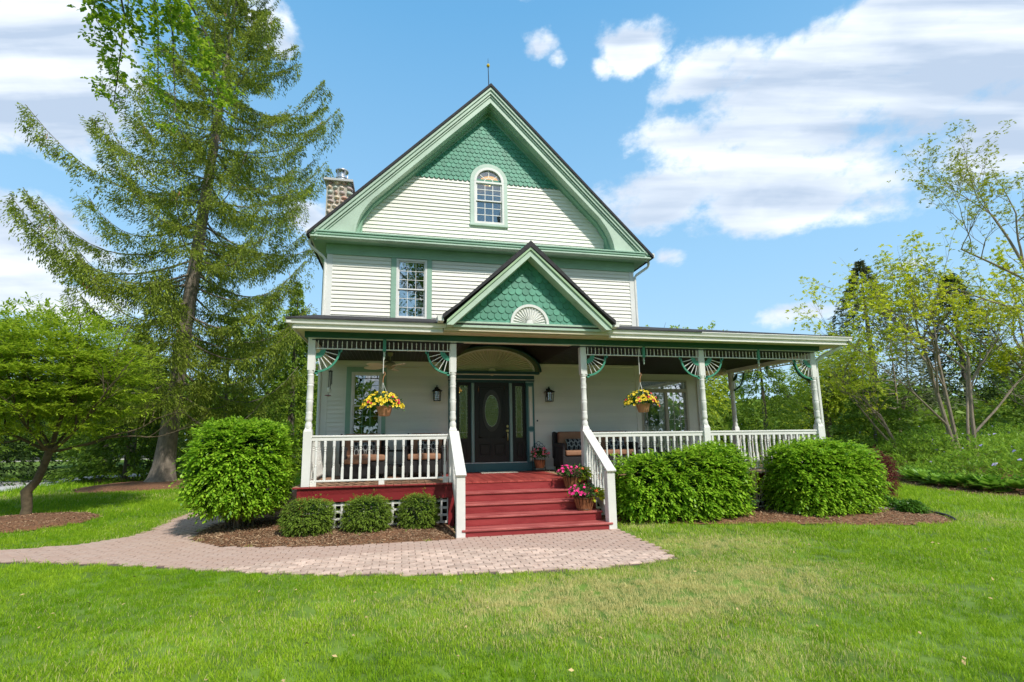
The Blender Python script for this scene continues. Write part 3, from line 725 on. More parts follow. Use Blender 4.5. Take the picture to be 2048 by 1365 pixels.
def arc_band(cx, cz, r0, r1, y0, y1, a0=0, a1=180, n=24, sx=1.0, sz=1.0):
    mb = MB(); po = []
    for i in range(n+1):
        a = R(a0+(a1-a0)*i/n); po.append((cx+sx*r1*math.cos(a), cz+sz*r1*math.sin(a)))
    pi_ = []
    for i in range(n, -1, -1):
        a = R(a0+(a1-a0)*i/n); pi_.append((cx+sx*r0*math.cos(a), cz+sz*r0*math.sin(a)))
    for i in range(n):
        q = [po[i], po[i+1], pi_[n-i-1], pi_[n-i]]
        k = len(mb.v); mb.add([(x, y0, z) for x, z in q]+[(x, y1, z) for x, z in q], [(0,1,2,3),(7,6,5,4),(0,4,5,1),(2,6,7,3)])
    mb.add([], [])
    return mb
cxw = (WA[0]+WA[1])/2
arc_band(cxw, 8.865, .355, .426, YW-.06, YW+.05).obj('arch_frame', white, wa)
MB().prism([(cxw+.36*math.cos(R(a)), 8.865+.36*math.sin(R(a))) for a in range(0, 181, 10)], YW-.0, YW+.004).obj('pane', winglass, wa)
mb = MB()
for a in (40, 90, 140):
    M_ = Matrix.Translation((cxw,0,8.865)) @ Matrix.Rotation(-R(a),4,'Y'); mb.box(.13,.36,YW-.012,YW-.002,-.009,.009, M_)
m2 = arc_band(cxw, 8.865, .115, .135, YW-.012, YW-.002); mb.add(m2.v, m2.f); mb.obj('muntin', trimcream, wa)
cs = mat('attic_casing_paint', (.45,.56,.47,1), .5, .07, 3, .1, 50)
arc_band(cxw, 8.865, .427, .533, YW-.055, YW-.001).obj('window_casing', cs, wa)
box('window_casing', WAC[0], WA[0], YW-.055, YW-.001, 7.6, 8.865, cs, wa); box('window_casing', WA[1], WAC[1], YW-.055, YW-.001, 7.6, 8.865, cs, wa)
box('window_sill', WAC[0]-.01, WAC[1]+.01, YW-.075, YW-.001, 7.535, 7.6, cs, wa)
bulbm = emit('warm_bulb', (1,.72,.25,1), 14)
lit = emit('warm_lit_shade', (1,.42,.08,1), 1.3)
MB().lathe([(.001,-.06),(.06,0),(.001,.06)], 10, (.93,3.6,9.42)).obj('light_bulb', bulbm, wa, smooth=True)
MB().lathe([(.04,.10),(.30,.0),(.28,-.01)], 14, (.98,4.0,9.75)).obj('light_shade', lit, wa, smooth=True)
# interior shells so that one never looks straight through
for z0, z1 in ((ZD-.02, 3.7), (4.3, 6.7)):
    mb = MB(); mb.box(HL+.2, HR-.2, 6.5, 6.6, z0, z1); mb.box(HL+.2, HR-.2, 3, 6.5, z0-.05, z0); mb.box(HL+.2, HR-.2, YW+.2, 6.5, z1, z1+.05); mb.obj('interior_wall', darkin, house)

# ------------------------------------------------------------------ front door
dr = MB(); dr.box(-.22, 1.66, YW+.14, YW+.15, 1.05, 3.2); 
door = MB(); ring_rect(door, .27, 1.195, 1.09, 3.175, .105, YW+.03, YW+.075); door.box(.375, 1.09, YW+.03, YW+.075, 1.195, 1.26); door.box(.375,1.09,YW+.03,YW+.075,1.60,1.72)
door.box(.70,.765,YW+.03,YW+.075,1.26,1.60)
for a, b in ((.375,.70),(.765,1.09)): door.box(a, b, YW+.05, YW+.07, 1.26, 1.60); door.cham(a+.04, b-.04, YW+.036, YW+.06, 1.30, 1.56, .012)
ocx, ocz, orx, orz = .732, 2.43, .235, .525
def oval_plate(mb, x0, x1, z0, z1, y0, y1, cx, cz, rx_, rz_, n=32):
    per = []
    for i in range(n):
        a = 2*PI*(i+.5)/n; c, s = math.cos(a), math.sin(a)
        t = min(((x1-cx) if c > 0 else (cx-x0))/max(abs(c),1e-6), ((z1-cz) if s > 0 else (cz-z0))/max(abs(s),1e-6))
        per.append((cx+c*t, cz+s*t))
    el = [(cx+rx_*math.cos(2*PI*(i+.5)/n), cz+rz_*math.sin(2*PI*(i+.5)/n)) for i in range(n)]
    for i in range(n):
        j = (i+1) % n; q = [per[i], per[j], el[j], el[i]]
        mb.add([(x,y0,z) for x,z in q]+[(x,y1,z) for x,z in q], [(0,1,2,3),(7,6,5,4),(2,6,7,3),(0,4,5,1)])
oval_plate(door, .375, 1.09, 1.72, 3.07, YW+.042, YW+.07, ocx, ocz, orx+.01, orz+.01)
dob = door.obj('door', blackdoor, house, (.73, YW, 1.09)); dob.data.transform(Matrix.Translation((-.73,-YW,-1.09)))
mo = MB(); ring_rect(mo, .405, 1.06, 1.75, 3.04, .022, YW+.028, YW+.05); mo.obj('door_moulding', blackdoor, dob)
m2 = MB()
for i in range(40):
    pass
arc = arc_band(ocx, ocz, 1-.045/orx, 1.04, YW+.03, YW+.055, 0, 360, 48, orx, orz); arc.obj('oval_frame', mat('door_oval_frame', (.05,.05,.045,1), .3, .1), dob)
MB().prism([(ocx+orx*math.cos(R(a)), ocz+orz*math.sin(R(a))) for a in range(0,360,10)], YW+.056, YW+.060).obj('oval_pane', decoglass, dob)
came = mat('lead_came', (.36,.37,.33,1), .35, .2, metal=.6)
arc_band(ocx, ocz, .905, .93, YW+.05, YW+.0555, 0, 360, 40, orx, orz).obj('leading', came, dob); arc_band(ocx, ocz, .76, .785, YW+.05, YW+.0555, 0, 360, 40, orx, orz).obj('leading', came, dob)
mb = MB()
for i in range(28):
    a = 2*PI*i/28; p = lambda k: Vector((ocx+orx*k*math.cos(a+(k-.85)*1.2), YW+.053, ocz+orz*k*math.sin(a+(k-.85)*1.2))); mb.tube([p(.77), p(.84), p(.92)], .0035, 4)
mb.obj('leading', came, dob)
mb = MB(); mb.lathe([(.03,0),(.035,.012),(.02,.02)], 12, (1.145,YW+.005,2.02), ax='Y'); mb.lathe([(.035,0),(.04,.012),(.02,.03)], 12, (1.14,YW-.0,1.90), ax='Y')
mb.tube([(1.14,YW+.03,1.84),(1.14,YW-.03,1.83),(1.14,YW-.04,1.74),(1.14,YW-.03,1.66),(1.14,YW+.03,1.65)], .011, 6); mb.obj('door_handle', brass, dob, smooth=True)
for x0, x1 in ((-.215,.175),(1.29,1.655)):
    sl = MB(); wd = x1-x0; ring_rect(sl, x0, x1, 1.09, 3.175, .085, YW+.04, YW+.08); sl.box(x0+.085, x1-.085, YW+.055, YW+.07, 1.175, 1.62); sl.box(x0+.085,x1-.085,YW+.04,YW+.08,1.62,1.72)
    sl.cham(x0+.12, x1-.12, YW+.045, YW+.06, 1.22, 1.58, .01)
    so_ = sl.obj('sidelight', blackdoor, house)
    box('sidelight_pane', x0+.08, x1-.08, YW+.058, YW+.062, 1.72, 3.095, decoglass, so_, c=0)
    mb = MB(); a, b = x0+.11, x1-.11
    for xx in (a, b): mb.box(xx-.004, xx+.004, YW+.05, YW+.0575, 1.75, 3.07)
    for k in range(14):
        zz = 1.78+k*.095
        for xx in (x0+.10, x1-.10): mb.box(xx-.012, xx+.012, YW+.052, YW+.0572, zz-.004, zz+.004)
    mb.box(x0+.085, x1-.085, YW+.052, YW+.0572, 1.86, 1.868); mb.obj('leading', came, so_)
for x0, x1 in ((.175,.27),(1.195,1.29)):
    box('door_mullion', x0+.012, x1-.012, YW-.02, YW+.07, 1.09, 3.16, tealpale, house, c=.012); box('door_mullion_back', x0, x1, YW+.035, YW+.09, 1.09, 3.175, teal, house)
box('door_sill', -.42, 1.66, YW-.03, YW+.1, ZD, 1.075, teal, house); box('threshold', -.22, 1.66, YW-.015, YW+.1, 1.075, 1.095, alum, house)
box('door_head', -.22, 1.66, YW-.01, YW+.12, 3.175, 3.235, tealdark, house)
for x0, x1 in ((-.42,-.205),(1.658,1.872)):
    p_ = box('pilaster', x0, x1, YW-.045, YW+.05, ZD, 3.20, teal, house)
    for a, b in ((1.12,1.86),(2.02,3.06)): box('flute', x0+.075, x1-.055, YW-.056, YW-.044, a, b, trimcream, p_, c=.004); box('flute_border', x0+.05, x1-.035, YW-.0515, YW-.046, a-.03, b+.03, tealpale, p_, c=.003)
    box('pilaster_cap', x0-.01, x1+.01, YW-.06, YW+.05, 3.17, 3.20, tealpale, p_)
for z0, z1, y, mm, e in ((3.205,3.24,.065,tealdark,0),(3.24,3.255,.085,trimcream,.01),(3.255,3.365,.06,tealdark,0),(3.365,3.39,.10,trimcream,.02),(3.39,3.455,.15,tealdark,.13)):
    box('entablature', -.43-e, 1.885+e, YW-y, YW+.0, z0, z1, mm, house)
# sunburst pediment
fcx = .73; RR = 1.30
def seg_r(a0=0): pass
def ell(k, n=28): return [(fcx+1.20*k*math.cos(PI*i/n), 3.455+.62*k*math.sin(PI*i/n)) for i in range(n+1)]
MB().prism(ell(.97), YW-.05, YW-.02).obj('pediment_panel', mat('pediment_paint', (.60,.56,.42,1), .55, .08), house)
for k0, k1, y, mm in ((.93,.975,.11,trimcream),(.975,1.07,.15,mat('pediment_olive_paint', (.10,.13,.075,1), .5, .1)),(1.07,1.11,.19,tealdark)):
    arc_band(fcx, 3.455, k0, k1, YW-y, YW-.002, 0, 180, 28, 1.20, .62).obj('pediment_arch', mm, house)
mb = MB()
for i in range(1, 30):
    a = PI*i/30; c, s = math.cos(a), math.sin(a); p0 = (fcx+.10*c, 3.47+.05*s); p1 = (fcx+1.11*c, 3.465+.56*s)
    d = Vector((p1[0]-p0[0], 0, p1[1]-p0[1])).normalized(); nn = Vector((-d.z, 0, d.x))
    q = [Vector((p0[0], YW-.052, p0[1]))+nn*.004, Vector((p0[0], YW-.052, p0[1]))-nn*.004, Vector((p1[0], YW-.052, p1[1]))-nn*.016, Vector((p1[0], YW-.052, p1[1]))+nn*.016]
    r1 = Vector((p1[0], YW-.085, p1[1])); r0 = Vector((p0[0], YW-.06, p0[1]))
    mb.add(q+[r0, r1], [(0,4,5,3),(1,2,5,4),(3,5,2)])
mb.lathe([(.11,0),(.10,-.05),(.02,-.06)], 20, (fcx,YW-.05,3.455), ax='Y'); mb.obj('sunburst_ray', mat('pediment_ray_paint', (.66,.62,.48,1), .5, .08), house)
# lights inside the hall
MB().lathe([(.001,.14),(.10,.12),(.20,.0),(.18,-.02)], 14, (-.02,4.4,3.13)).obj('hall_light', lit, house, smooth=True)
MB().lathe([(.001,.05),(.07,0),(.001,-.05)], 10, (.03,4.35,3.06)).obj('hall_light', bulbm, house, smooth=True)
MB().lathe([(.022,0),(.022,-.012),(.01,-.014)], 12, (1.955,YW-.02,2.158), ax='Y').obj('doorbell', blackm, house)

# ------------------------------------------------------------------ wing with the sliding door
YG = 4.29
mb = MB(); mb.box(HR-.02, 5.93, YG, YG+.15, .3, 3.72); mb.box(7.62, 8.02, YG, YG+.15, .3, 3.72); mb.box(5.93, 7.62, YG, YG+.15, 3.50, 3.72); mb.box(7.87,8.02,YG+.15,12,.3,3.9)
wing = mb.obj('wing_wall', trimcream, house)
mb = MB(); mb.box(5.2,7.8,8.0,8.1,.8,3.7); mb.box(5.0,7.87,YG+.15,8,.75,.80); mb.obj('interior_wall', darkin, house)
sl = MB(); ring_rect(sl, 5.93, 7.62, 3.17, 3.50, .045, YG-.03, YG+.08); ring_rect(sl, 5.93, 7.62, ZD, 3.17, .07, YG-.03, YG+.08); sl.box(6.80, 6.89, YG-.02, YG+.08, ZD, 3.1)
slo = sl.obj('sliding_door', mat('door_frame_tan', (.50,.47,.38,1), .5, .08), house)
sglass = glassmat('sliding_door_glass', .45, wav=.05, ws=2)
box('transom_pane', 5.975, 7.575, YG+.02, YG+.025, 3.215, 3.455, sglass, slo, c=0)
box('pane', 6.0, 6.80, YG+.03, YG+.035, ZD+.07, 3.10, glassmat('sliding_door_glass_left', .16, wav=.05, ws=2), slo, c=0); box('pane', 6.89, 7.55, YG+.02, YG+.025, ZD+.07, 3.10, sglass, slo, c=0)
mb = MB(); n = 40
for i in range(n):
    x0 = 6.02+.60*i/n; x1 = 6.02+.60*(i+1)/n; y0 = YG+.10+.02*math.sin(i*1.1); y1 = YG+.10+.02*math.sin((i+1)*1.1)
    mb.add([(x0,y0,2.0+.05*(i%4==0)),(x1,y1,2.0+.04*(i%3==0)),(x1,y1,3.08),(x0,y0,3.08)], [(0,1,2,3)])
mb.obj('lace_curtain', lace, slo)
mb = MB()
for i in (1, 2): xx = 6.89+.66*i/3; mb.box(xx-.006, xx+.006, YG+.012, YG+.019, ZD+.07, 3.1)
for i in range(1, 5): zz = ZD+.07+i*.43; mb.box(6.89, 7.55, YG+.012, YG+.019, zz-.006, zz+.006)
mb.obj('muntin', trimcream, slo)
box('corner_board', 7.98, 8.06, YG-.04, YG+.1, .5, 3.72, white, house)

# ------------------------------------------------------------------ porch floor, skirt, lattice
deck = box('porch_floor', -3.46, 8.50, .03, 4.28, ZD-.16, ZD-.032, redskirt, house, c=0)
x = -3.60; pw = .1555; k = 0
while x < 8.55:
    y1 = 2.53 if x+pw < HR else 4.28
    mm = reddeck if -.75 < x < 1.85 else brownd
    # the tread-side boards keep fresh red paint, the seating area has worn tan
    yj = 0 if random.random() < .0 else 0
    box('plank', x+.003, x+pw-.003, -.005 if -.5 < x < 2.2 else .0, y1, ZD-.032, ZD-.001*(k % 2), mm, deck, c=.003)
    x += pw; k += 1
x = -3.60; k = 0
# painted board ends along the front edge
while x < 8.55:
    if not (-.62 < x < 2.3): box('plank_end', x+.003, x+pw-.003, -.012, -.0005, ZD-.033, ZD+.0015*(k % 2)-.002, red, deck)
    x += pw; k += 1
box('skirt_board', -3.52, -.56, .03, .06, .565, ZD-.034, redskirt, house); box('skirt_board', 2.33, 8.46, .03, .06, .565, ZD-.034, redskirt, house)
box('skirt_board', -3.52, -3.49, .06, 2.5, .565, ZD-.034, redskirt, house); box('skirt_board', 8.43, 8.46, .06, 4.2, .565, ZD-.034, redskirt, house)
for x0 in (-3.52, -.66, 2.36, 8.34): box('skirt_post', x0, x0+.12, .035, .10, .0, .565, redskirt, house)
dk = mat('crawlspace_shade', (.006,.006,.006,1), 1, .0)
MB().box(-3.4,8.35,.35,.37,0,.85).obj('crawlspace_shade_sheet', dk, house)  # near-black sheet, painted as the shade under the porch
def lattice(x0, x1, z0, z1, y=.075, s=.136, w=.046):
    la = box('lattice', x0, x1, y+.012, y+.02, z1-.012, z1, white, house, c=0); n = int((x1-x0)/s)
    for i in range(n+1): box('slat', x0+i*s, x0+i*s+w, y, y+.008, z0, z1, white, la, c=.001)
    for i in range(int((z1-z0)/s)+1):
        zz = z0+i*s; 
        if zz+w < z1+.01: box('slat', x0, x1, y+.0085, y+.0165, zz, min(zz+w, z1), white, la, c=.001)
lattice(-3.40, -.67, .075, .565); lattice(2.48, 8.33, .075, .565)
# ------------------------------------------------------------------ steps
steps = box('stairs', -.46, 2.23, -.30, .0, .0, .10, redskirt, house, c=0)
RISE = [.15, .328, .506, .684]
for k, zt in enumerate(RISE):
    yn = -1.16+.29*k; xa, xb = (-.535, 2.31) if k == 0 else (-.462, 2.236)
    box('tread', xa, xb, yn, yn+.33, zt-.04, zt, redtread, steps, c=.008)
    box('riser', xa+.015, xb-.015, yn+.03, yn+.05, (RISE[k-1] if k else 0), zt-.042, red, steps)
box('riser', -.45, 2.225, .008, .028, .684, ZD-.034, red, steps)
# posts -------------------------------------------------------------------
TURN = [(.058,1.96),(.062,2.00),(.058,2.05),(.046,2.08),(.046,2.10),(.058,2.12),(.060,2.16),(.052,2.24),(.057,2.27),(.050,2.29),(.057,2.31),(.056,2.46),(.062,2.49),(.055,2.51),(.062,2.53),(.055,2.56),(.053,2.78),(.060,2.80),(.052,2.82),(.060,2.85),(.050,2.93),(.056,2.99),(.060,3.01),(.050,3.03),(.060,3.05),(.060,3.10)]
TURN = [(r_*1.12, z_) for r_, z_ in TURN]
def post_mesh(m_):
    mb = MB(); mb.cham(-.078,.078,-.078,.078,ZD-1.9,1.90-1.9,.005); h = .078
    mb.add([(-h,-h,0),(h,-h,0),(h,h,0),(-h,h,0),(-.05,-.05,.085),(.05,-.05,.085),(.05,.05,.085),(-.05,.05,.085)], [(0,1,5,4),(1,2,6,5),(2,3,7,6),(3,0,4,7),(4,5,6,7)])
    mb.lathe([(r_, z_-1.9) for r_, z_ in TURN], 20); mb.cham(-.068,.068,-.068,.068,3.095-1.9,3.755-1.9,.006); return mb.mesh('post', True, [m_])
pme = post_mesh(white); posts = {}
for k, x in list(PX.items()): posts[k] = link('post', pme, None, house, (x, .075, 1.9))
posts['F'] = link('post', pme, None, house, (8.36, 3.05, 1.9))
# beam, soffit, fascia, gutter
for a in ((-3.51, 8.53, -.02, .13), (-3.51, -3.37, .13, 2.5), (8.38, 8.53, .13, 4.28)): box('porch_beam', *a, 3.755, 3.873, darkgreen, house)
box('beam_casing', -3.44, 8.46, .0, .125, 3.735, 3.754, trimcream, house)
box('side_beam_casing', -3.44, -3.30, .13, 2.52, 3.60, 3.754, trimcream, house); box('side_beam_casing', 8.30, 8.46, .13, 4.28, 3.60, 3.754, trimcream, house)
GX0, GX1, GY = -3.785, 9.09, -.42
box('soffit', GX0+.10, 9.0, GY+.09, 0, 3.874, 3.89, soffitm, house, c=0); box('soffit', GX0+.1, -3.37, 0, 4, 3.874, 3.89, soffitm, house, c=0); box('soffit', 8.38, 9.0, 0, 4.8, 3.874, 3.89, soffitm, house, c=0)
SEG = [(GX0, -.715), (2.665, GX1)]
for x0, x1 in SEG:
    box('fascia', x0+.12, x1-.1, GY+.07, GY+.10, 3.845, 3.95, trimcream, house)
    box('fascia_moulding', x0+.12, x1-.1, GY+.045, GY+.07, 3.85, 3.875, trimcream, house)
    mb = MB(); mb.prism([(GY,4.035),(GY-.0,4.0),(GY+.015,3.975),(GY+.02,3.945),(GY+.07,3.945),(GY+.07,4.035)], x0, x1, 'X'); mb.prism([(GY-.012,4.038),(GY-.012,4.018),(GY+.0,4.018),(GY+.0,4.038)], x0, x1, 'X')
    mb.obj('gutter', alum, house)
for s, xg in ((-1, GX0), (1, GX1)):
    mb = MB(); mb.prism(sorted([(xg,4.035),(xg-s*.10,4.035)])+sorted([(xg-s*.02,3.945),(xg-s*.10,3.945)])[::-1], GY, 5.0 if s > 0 else 4.0); mb.obj('gutter', alum, house)
    fx0, fx1 = sorted((xg-s*.10, xg-s*.13)); box('fascia', fx0, fx1, GY+.1, 4.9 if s > 0 else 4.0, 3.845, 3.95, trimcream, house)
MB().tube([(8.86,-.30,3.95),(8.86,-.30,3.86),(8.84,-.28,3.80),(8.60,.02,3.62),(8.50,.10,3.50),(8.48,.10,3.3),(8.48,.10,.3)], .042, 8).obj('downspout', alum, house, smooth=True)
MB().tube([(HL-.06,YW-.05,3.7),(HL-.06,YW-.05,.3)], .04, 8).obj('downspout', alum, house, smooth=True)
# porch roof (low slope) and ceiling
mb = MB(); zr = lambda y: 4.045+.27*(y-GY)
mb.prism([(GY-.02,4.05),(YW+.0,zr(YW)),(YW,zr(YW)-.08),(GY-.02,4.02)], GX0+.0, 5.0, 'X')
mb.add([(4.98,GY-.02,4.048),(GX1,GY-.02,4.048),(GX1-1.0,1.2,zr(1.2)-.02),(7.6,5.2,4.50),(4.98,5.2,4.85),(4.98,YW,zr(YW))], [(0,1,2,3,4,5)])
mb.add([(GX1,GY-.02,4.048),(GX1,5.0,4.048),(7.6,5.2,4.50),(GX1-1.0,1.2,zr(1.2)-.02)], [(0,1,2,3)])
mb.obj('porch_roof', roofm, house)
for xx in (3.85, 5.3): box('roof_vent', xx+1.2, xx+1.55, 2.0, 2.2, 4.60, 4.70, trimcream, house) if xx < 5 else None
mb = MB(); V0, V1, VT = -.35, 2.05, 4.75
mb.box(-3.37, V0, .0, YW, 3.70, 3.72); mb.box(V1, 8.38, .0, YW, 3.70, 3.72); mb.box(HR, 8.38, YW, YG, 3.70, 3.72)
mb.add([(V0,.135,3.70),((V0+V1)/2,.135,VT),((V0+V1)/2,YW,VT),(V0,YW,3.70)], [(0,1,2,3)]); mb.add([(V1,.135,3.70),((V0+V1)/2,.135,VT),((V0+V1)/2,YW,VT),(V1,YW,3.70)], [(0,1,2,3)])
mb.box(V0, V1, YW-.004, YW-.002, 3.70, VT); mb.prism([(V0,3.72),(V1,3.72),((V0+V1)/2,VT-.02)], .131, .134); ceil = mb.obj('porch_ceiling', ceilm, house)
x = -3.3; mb = MB()
while x < 8.3:
    if not (V0 < x < V1): mb.box(x, x+.008, .02, YW-.03 if x < HR else YG-.02, 3.692, 3.6995)
    x += .09
tag(mb.obj('ceiling_groove', blackm, ceil), kind='stuff')
# railings -----------------------------------------------------------------
BALP = [(.016,-.14),(.024,-.135),(.017,-.12),(.022,-.105),(.020,-.08),(.0225,.0),(.019,.08),(.017,.10),(.024,.115),(.017,.125),(.022,.14),(.018,.155)]
def bal_mesh(L_=.745, m_=white, name='baluster'):
    mb = MB(); h = L_/2; w = .0245
    mb.cham(-w,w,-w,w,-h,-h+.235,.003); mb.cham(-w,w,-w,w,h-.115,h,.003)
    z0, z1 = -h+.235, h-.115; P = [(.019,0),(.024,.04),(.017,.07),(.024,.11),(.017,.14),(.021,.2),(.0235,.45),(.019,.72),(.017,.78),(.024,.82),(.017,.86),(.024,.92),(.018,1)]
    mb.lathe([(r_, z0+(z1-z0)*t) for r_, t in P], 8, cap=False); return mb.mesh(name, False, [m_])
balme = bal_mesh()
RT, RB = 1.828, .94
def rail_box(name, a, b, w, z0, z1, m_, parent, c=.006):
    a, b = Vector(a), Vector(b); d = b-a; M_ = d.to_track_quat('X','Z').to_matrix().to_4x4(); L_ = d.length
    return MB().cham(-L_/2, L_/2, -w/2, w/2, z0, z1, c, M_).obj(name, m_, parent, (a+b)/2)
def railing(p0, p1, n, feet=()):
    p0, p1 = Vector(p0), Vector(p1); ax = (p1-p0).normalized()
    rl = rail_box('railing', p0, p1, .075, RT-.038, RT, white, house)
    rail_box('rail_moulding', p0+Vector((0,0,0)), p1, .046, RT-.108, RT-.0385, white, rl)
    rail_box('bottom_rail', p0, p1, .06, RB, RB+.036, white, rl)
    for i in range(n):
        t = (i+.5)/n; q = p0.lerp(p1, t); link('baluster', balme, None, rl, (q.x, q.y, (RB+.036+RT-.108)/2))
    for t in feet: q = p0.lerp(p1, t); box('rail_foot', q.x-.055, q.x+.055, q.y-.03, q.y+.03, ZD, RB, white, rl)
railing((PX['A']+.078,.075,0),(PX['B']-.078,.075,0),16,(.02,.50,.975)); railing((PX['C']+.078,.075,0),(PX['D']-.078,.075,0),17,(.02,.5,.98))
railing((PX['D']+.078,.075,0),(PX['E']-.078,.075,0),18,(.02,.5,.98)); railing((-3.372,.153,0),(-3.372,2.50,0),14,(.02,.97)); railing((8.36,.153,0),(8.36,2.97,0),17,(.02,.97))
# spindle frieze
def spin_mesh(fancy):
    mb = MB()
    if fancy: mb.lathe([(.006,-.092),(.006,-.045),(.015,-.036),(.007,-.026),(.007,.018),(.015,.028),(.007,.038),(.006,.092)], 6, cap=False)
    else: mb.box(-.008,.008,-.008,.008,-.092,.092)
    return mb.mesh('spindle', False, [trimcream])
sp = (spin_mesh(False), spin_mesh(True))
def spandrel(p0, p1, n, pend=None):
    p0, p1 = Vector(p0), Vector(p1)
    s_ = rail_box('spandrel', p0, p1, .03, 3.525, 3.548, white, house, .003)
    for i in range(n):
        q = p0.lerp(p1, (i+.5)/n)
        if pend is not None and abs((i+.5)/n-pend) < .5/n: continue
        link('spindle', sp[i % 2], None, s_, (q.x, q.y, 3.64))
    if pend is not None:
        q = p0.lerp(p1, pend); box('pendant', q.x-.032, q.x+.032, q.y-.035, q.y+.03, 3.50, 3.754, bracketgreen, s_)
        MB().lathe([(.012,3.50),(.022,3.485),(.014,3.47),(.026,3.44),(.022,3.41),(.010,3.39),(.016,3.37),(.002,3.33)], 10, (q.x,q.y,0)).obj('drop_finial', mat('sage_finial', (.35,.45,.36,1), .5), s_, smooth=True)
    for e in (p0, p1): box('spandrel_end', e.x-.01, e.x+.01, e.y-.012, e.y+.012, 3.05, 3.525, white, s_) 
y_ = .03
spandrel((PX['A']+.072,y_,0),(PX['B']-.072,y_,0),29,.50); spandrel((PX['C']+.072,y_,0),(PX['D']-.072,y_,0),31,.50); spandrel((PX['D']+.072,y_,0),(PX['E']-.072,y_,0),32,.50)
spandrel((8.36,.15,0),(8.36,2.97,0),31,.5)
# fan brackets
def bracket(cx, s, y=.03, axis='X', m_=bracketgreen, z=3.525):
    R0 = .46; mb = MB(); n = 14; P = lambda r_, a: (s*r_*math.cos(a), -r_*math.sin(a))
    def band(r0, r1, a0=0, a1=PI/2):
        for i in range(n):
            a, b = a0+(a1-a0)*i/n, a0+(a1-a0)*(i+1)/n; q = [P(r0,a),P(r1,a),P(r1,b),P(r0,b)]
            mb.add([(x,-.014,z_) for x,z_ in q]+[(x,.014,z_) for x,z_ in q], [(0,1,2,3),(7,6,5,4),(0,4,5,1),(2,6,7,3),(1,5,6,2),(3,7,4,0)])
    band(.432, .47); band(.135, .19)
    for a in (R(20), R(45), R(70)): mb.lathe([(.028,-.013),(.028,.013)], 10, (P(.115,a)[0],0,P(.115,a)[1]), ax='Y')
    for a in (R(3), R(87)): mb.lathe([(.034,-.014),(.034,.014)], 10, (P(.47,a)[0],0,P(.47,a)[1]), ax='Y')
    rot = (0,0,0) if axis == 'X' else (0,0,PI/2)
    o = mb.obj('bracket', m_, house, (cx, y, z), rot)
    sm = MB()
    for a in (15, 30, 45, 60, 75):
        a = R(a); p0, p1 = P(.17, a), P(.45, a); sm.tube([(p0[0],0,p0[1]),(p1[0],0,p1[1])], .0085, 6)
    so_ = link('bracket_spokes', sm.mesh('bracket_spokes', False, [white]), None, o, (cx, y, z)); return o
bracket(PX['A']+.078, 1); bracket(PX['B']-.078, -1); bracket(PX['C']+.078, 1); bracket(PX['D']-.078, -1); bracket(PX['D']+.078, 1); bracket(PX['E']-.078, -1)
bracket(8.36, -1, 2.965, 'Y', darkgreen); bracket(8.36, 1, .16, 'Y', darkgreen)
# stair rails ---------------------------------------------------------------
for xn in (-.552, 2.316):
    nw = box('newel_post', xn-.08, xn+.08, -1.142, -.982, 0, 1.10, white, house, c=.006)
    hr = rail_box('stair_rail', (xn,-1.175,1.085),(xn,.0,1.87), .195, -.02, .022, white, house)
    rail_box('stair_stringer', (xn,-1.0,.20),(xn,.06,.88), .05, -.07, .09, white, hr)
    for i in range(7):
        y = -.90+i*.135; zt = 1.085+(y+1.175)*.668-.02; zb = .24+(y+1.0)*.642
        o = link('baluster', balme, None, hr, (xn, y, (zt+zb)/2), scale=(1,1,(zt-zb)/.745))
# ------------------------------------------------------------------ porch gable
GXc = .975; GF = -.65; GW = -.35
sl_ = .935
mb = MB()
for s in (-1, 1):
    Lr = 1.80
    mb.prism([(GXc,5.67),(GXc+s*Lr*.965,5.67-sl_*Lr*.965),(GXc+s*Lr*.965,3.955),(GXc+s*(Lr*.965-.12),3.955),(GXc,5.475)], GF, GW+.02)
rk = mb.obj('porch_rake_board', palegreen, house)
for s in (-1, 1):
    MB().prism([(GXc,5.672),(GXc+s*1.74,5.672-sl_*1.74),(GXc+s*1.74,5.615-sl_*1.74),(GXc,5.615)], GF-.03, GF-.001).obj('rake_moulding', mat('olive_trim_paint', (.33,.47,.28,1), .5, .08), house)
mb = MB()
for s in (-1, 1):
    mb.prism([(GXc,5.803),(GXc+s*1.5,5.803-sl_*1.5),(GXc+s*1.82,4.13+.03),(GXc+s*1.82,4.13-.06),(GXc,5.675)], GF-.05, 2.5)
mb.obj('porch_gable_roof', roofm, house)
mb = MB()
mb.prism([(GXc-1.63,4.07),(GXc+1.63,4.07),(GXc,5.60)], GW, GW+.06); gw = mb.obj('porch_gable_wall', shinglegreen, house, (GXc,GW,4)); gw.data.transform(Matrix.Translation((-GXc,-GW,-4)))
scales(gw, GXc+.02, 4.02, .150, .138, 5.56, .985, GW-.008, lambda x, z: math.hypot(x-.99, z-4.08) < .38, 95)
for z0, z1, y, mm in ((4.045,4.085,.10,palegreen),(4.01,4.045,.06,mat('olive_trim_paint', (.33,.47,.28,1))),(3.96,4.01,.09,palegreen)):
    box('pediment_cornice', GXc-1.60, GXc+1.60, GW-y, GW+.05, z0, z1, mm, house)
box('soffit', -.82, 2.80, GW-.06, GY+.10, 3.874, 3.955, soffitm, house, c=0) if False else box('soffit', -.80, 2.78, GW-.05, 0, 3.895, 3.955, soffitm, house, c=0)
for s, xe in ((-1, GXc-1.80), (1, GXc+1.80)):
    mb = MB(); x0, x1 = sorted((xe, xe+s*.13)); mb.prism([(x0,4.14),(x1,4.14),(x1-(.02 if s > 0 else 0),4.03),(x0+(.02 if s < 0 else 0),4.03)], GF+.0, -.36); mb.obj('gutter', alum, house)
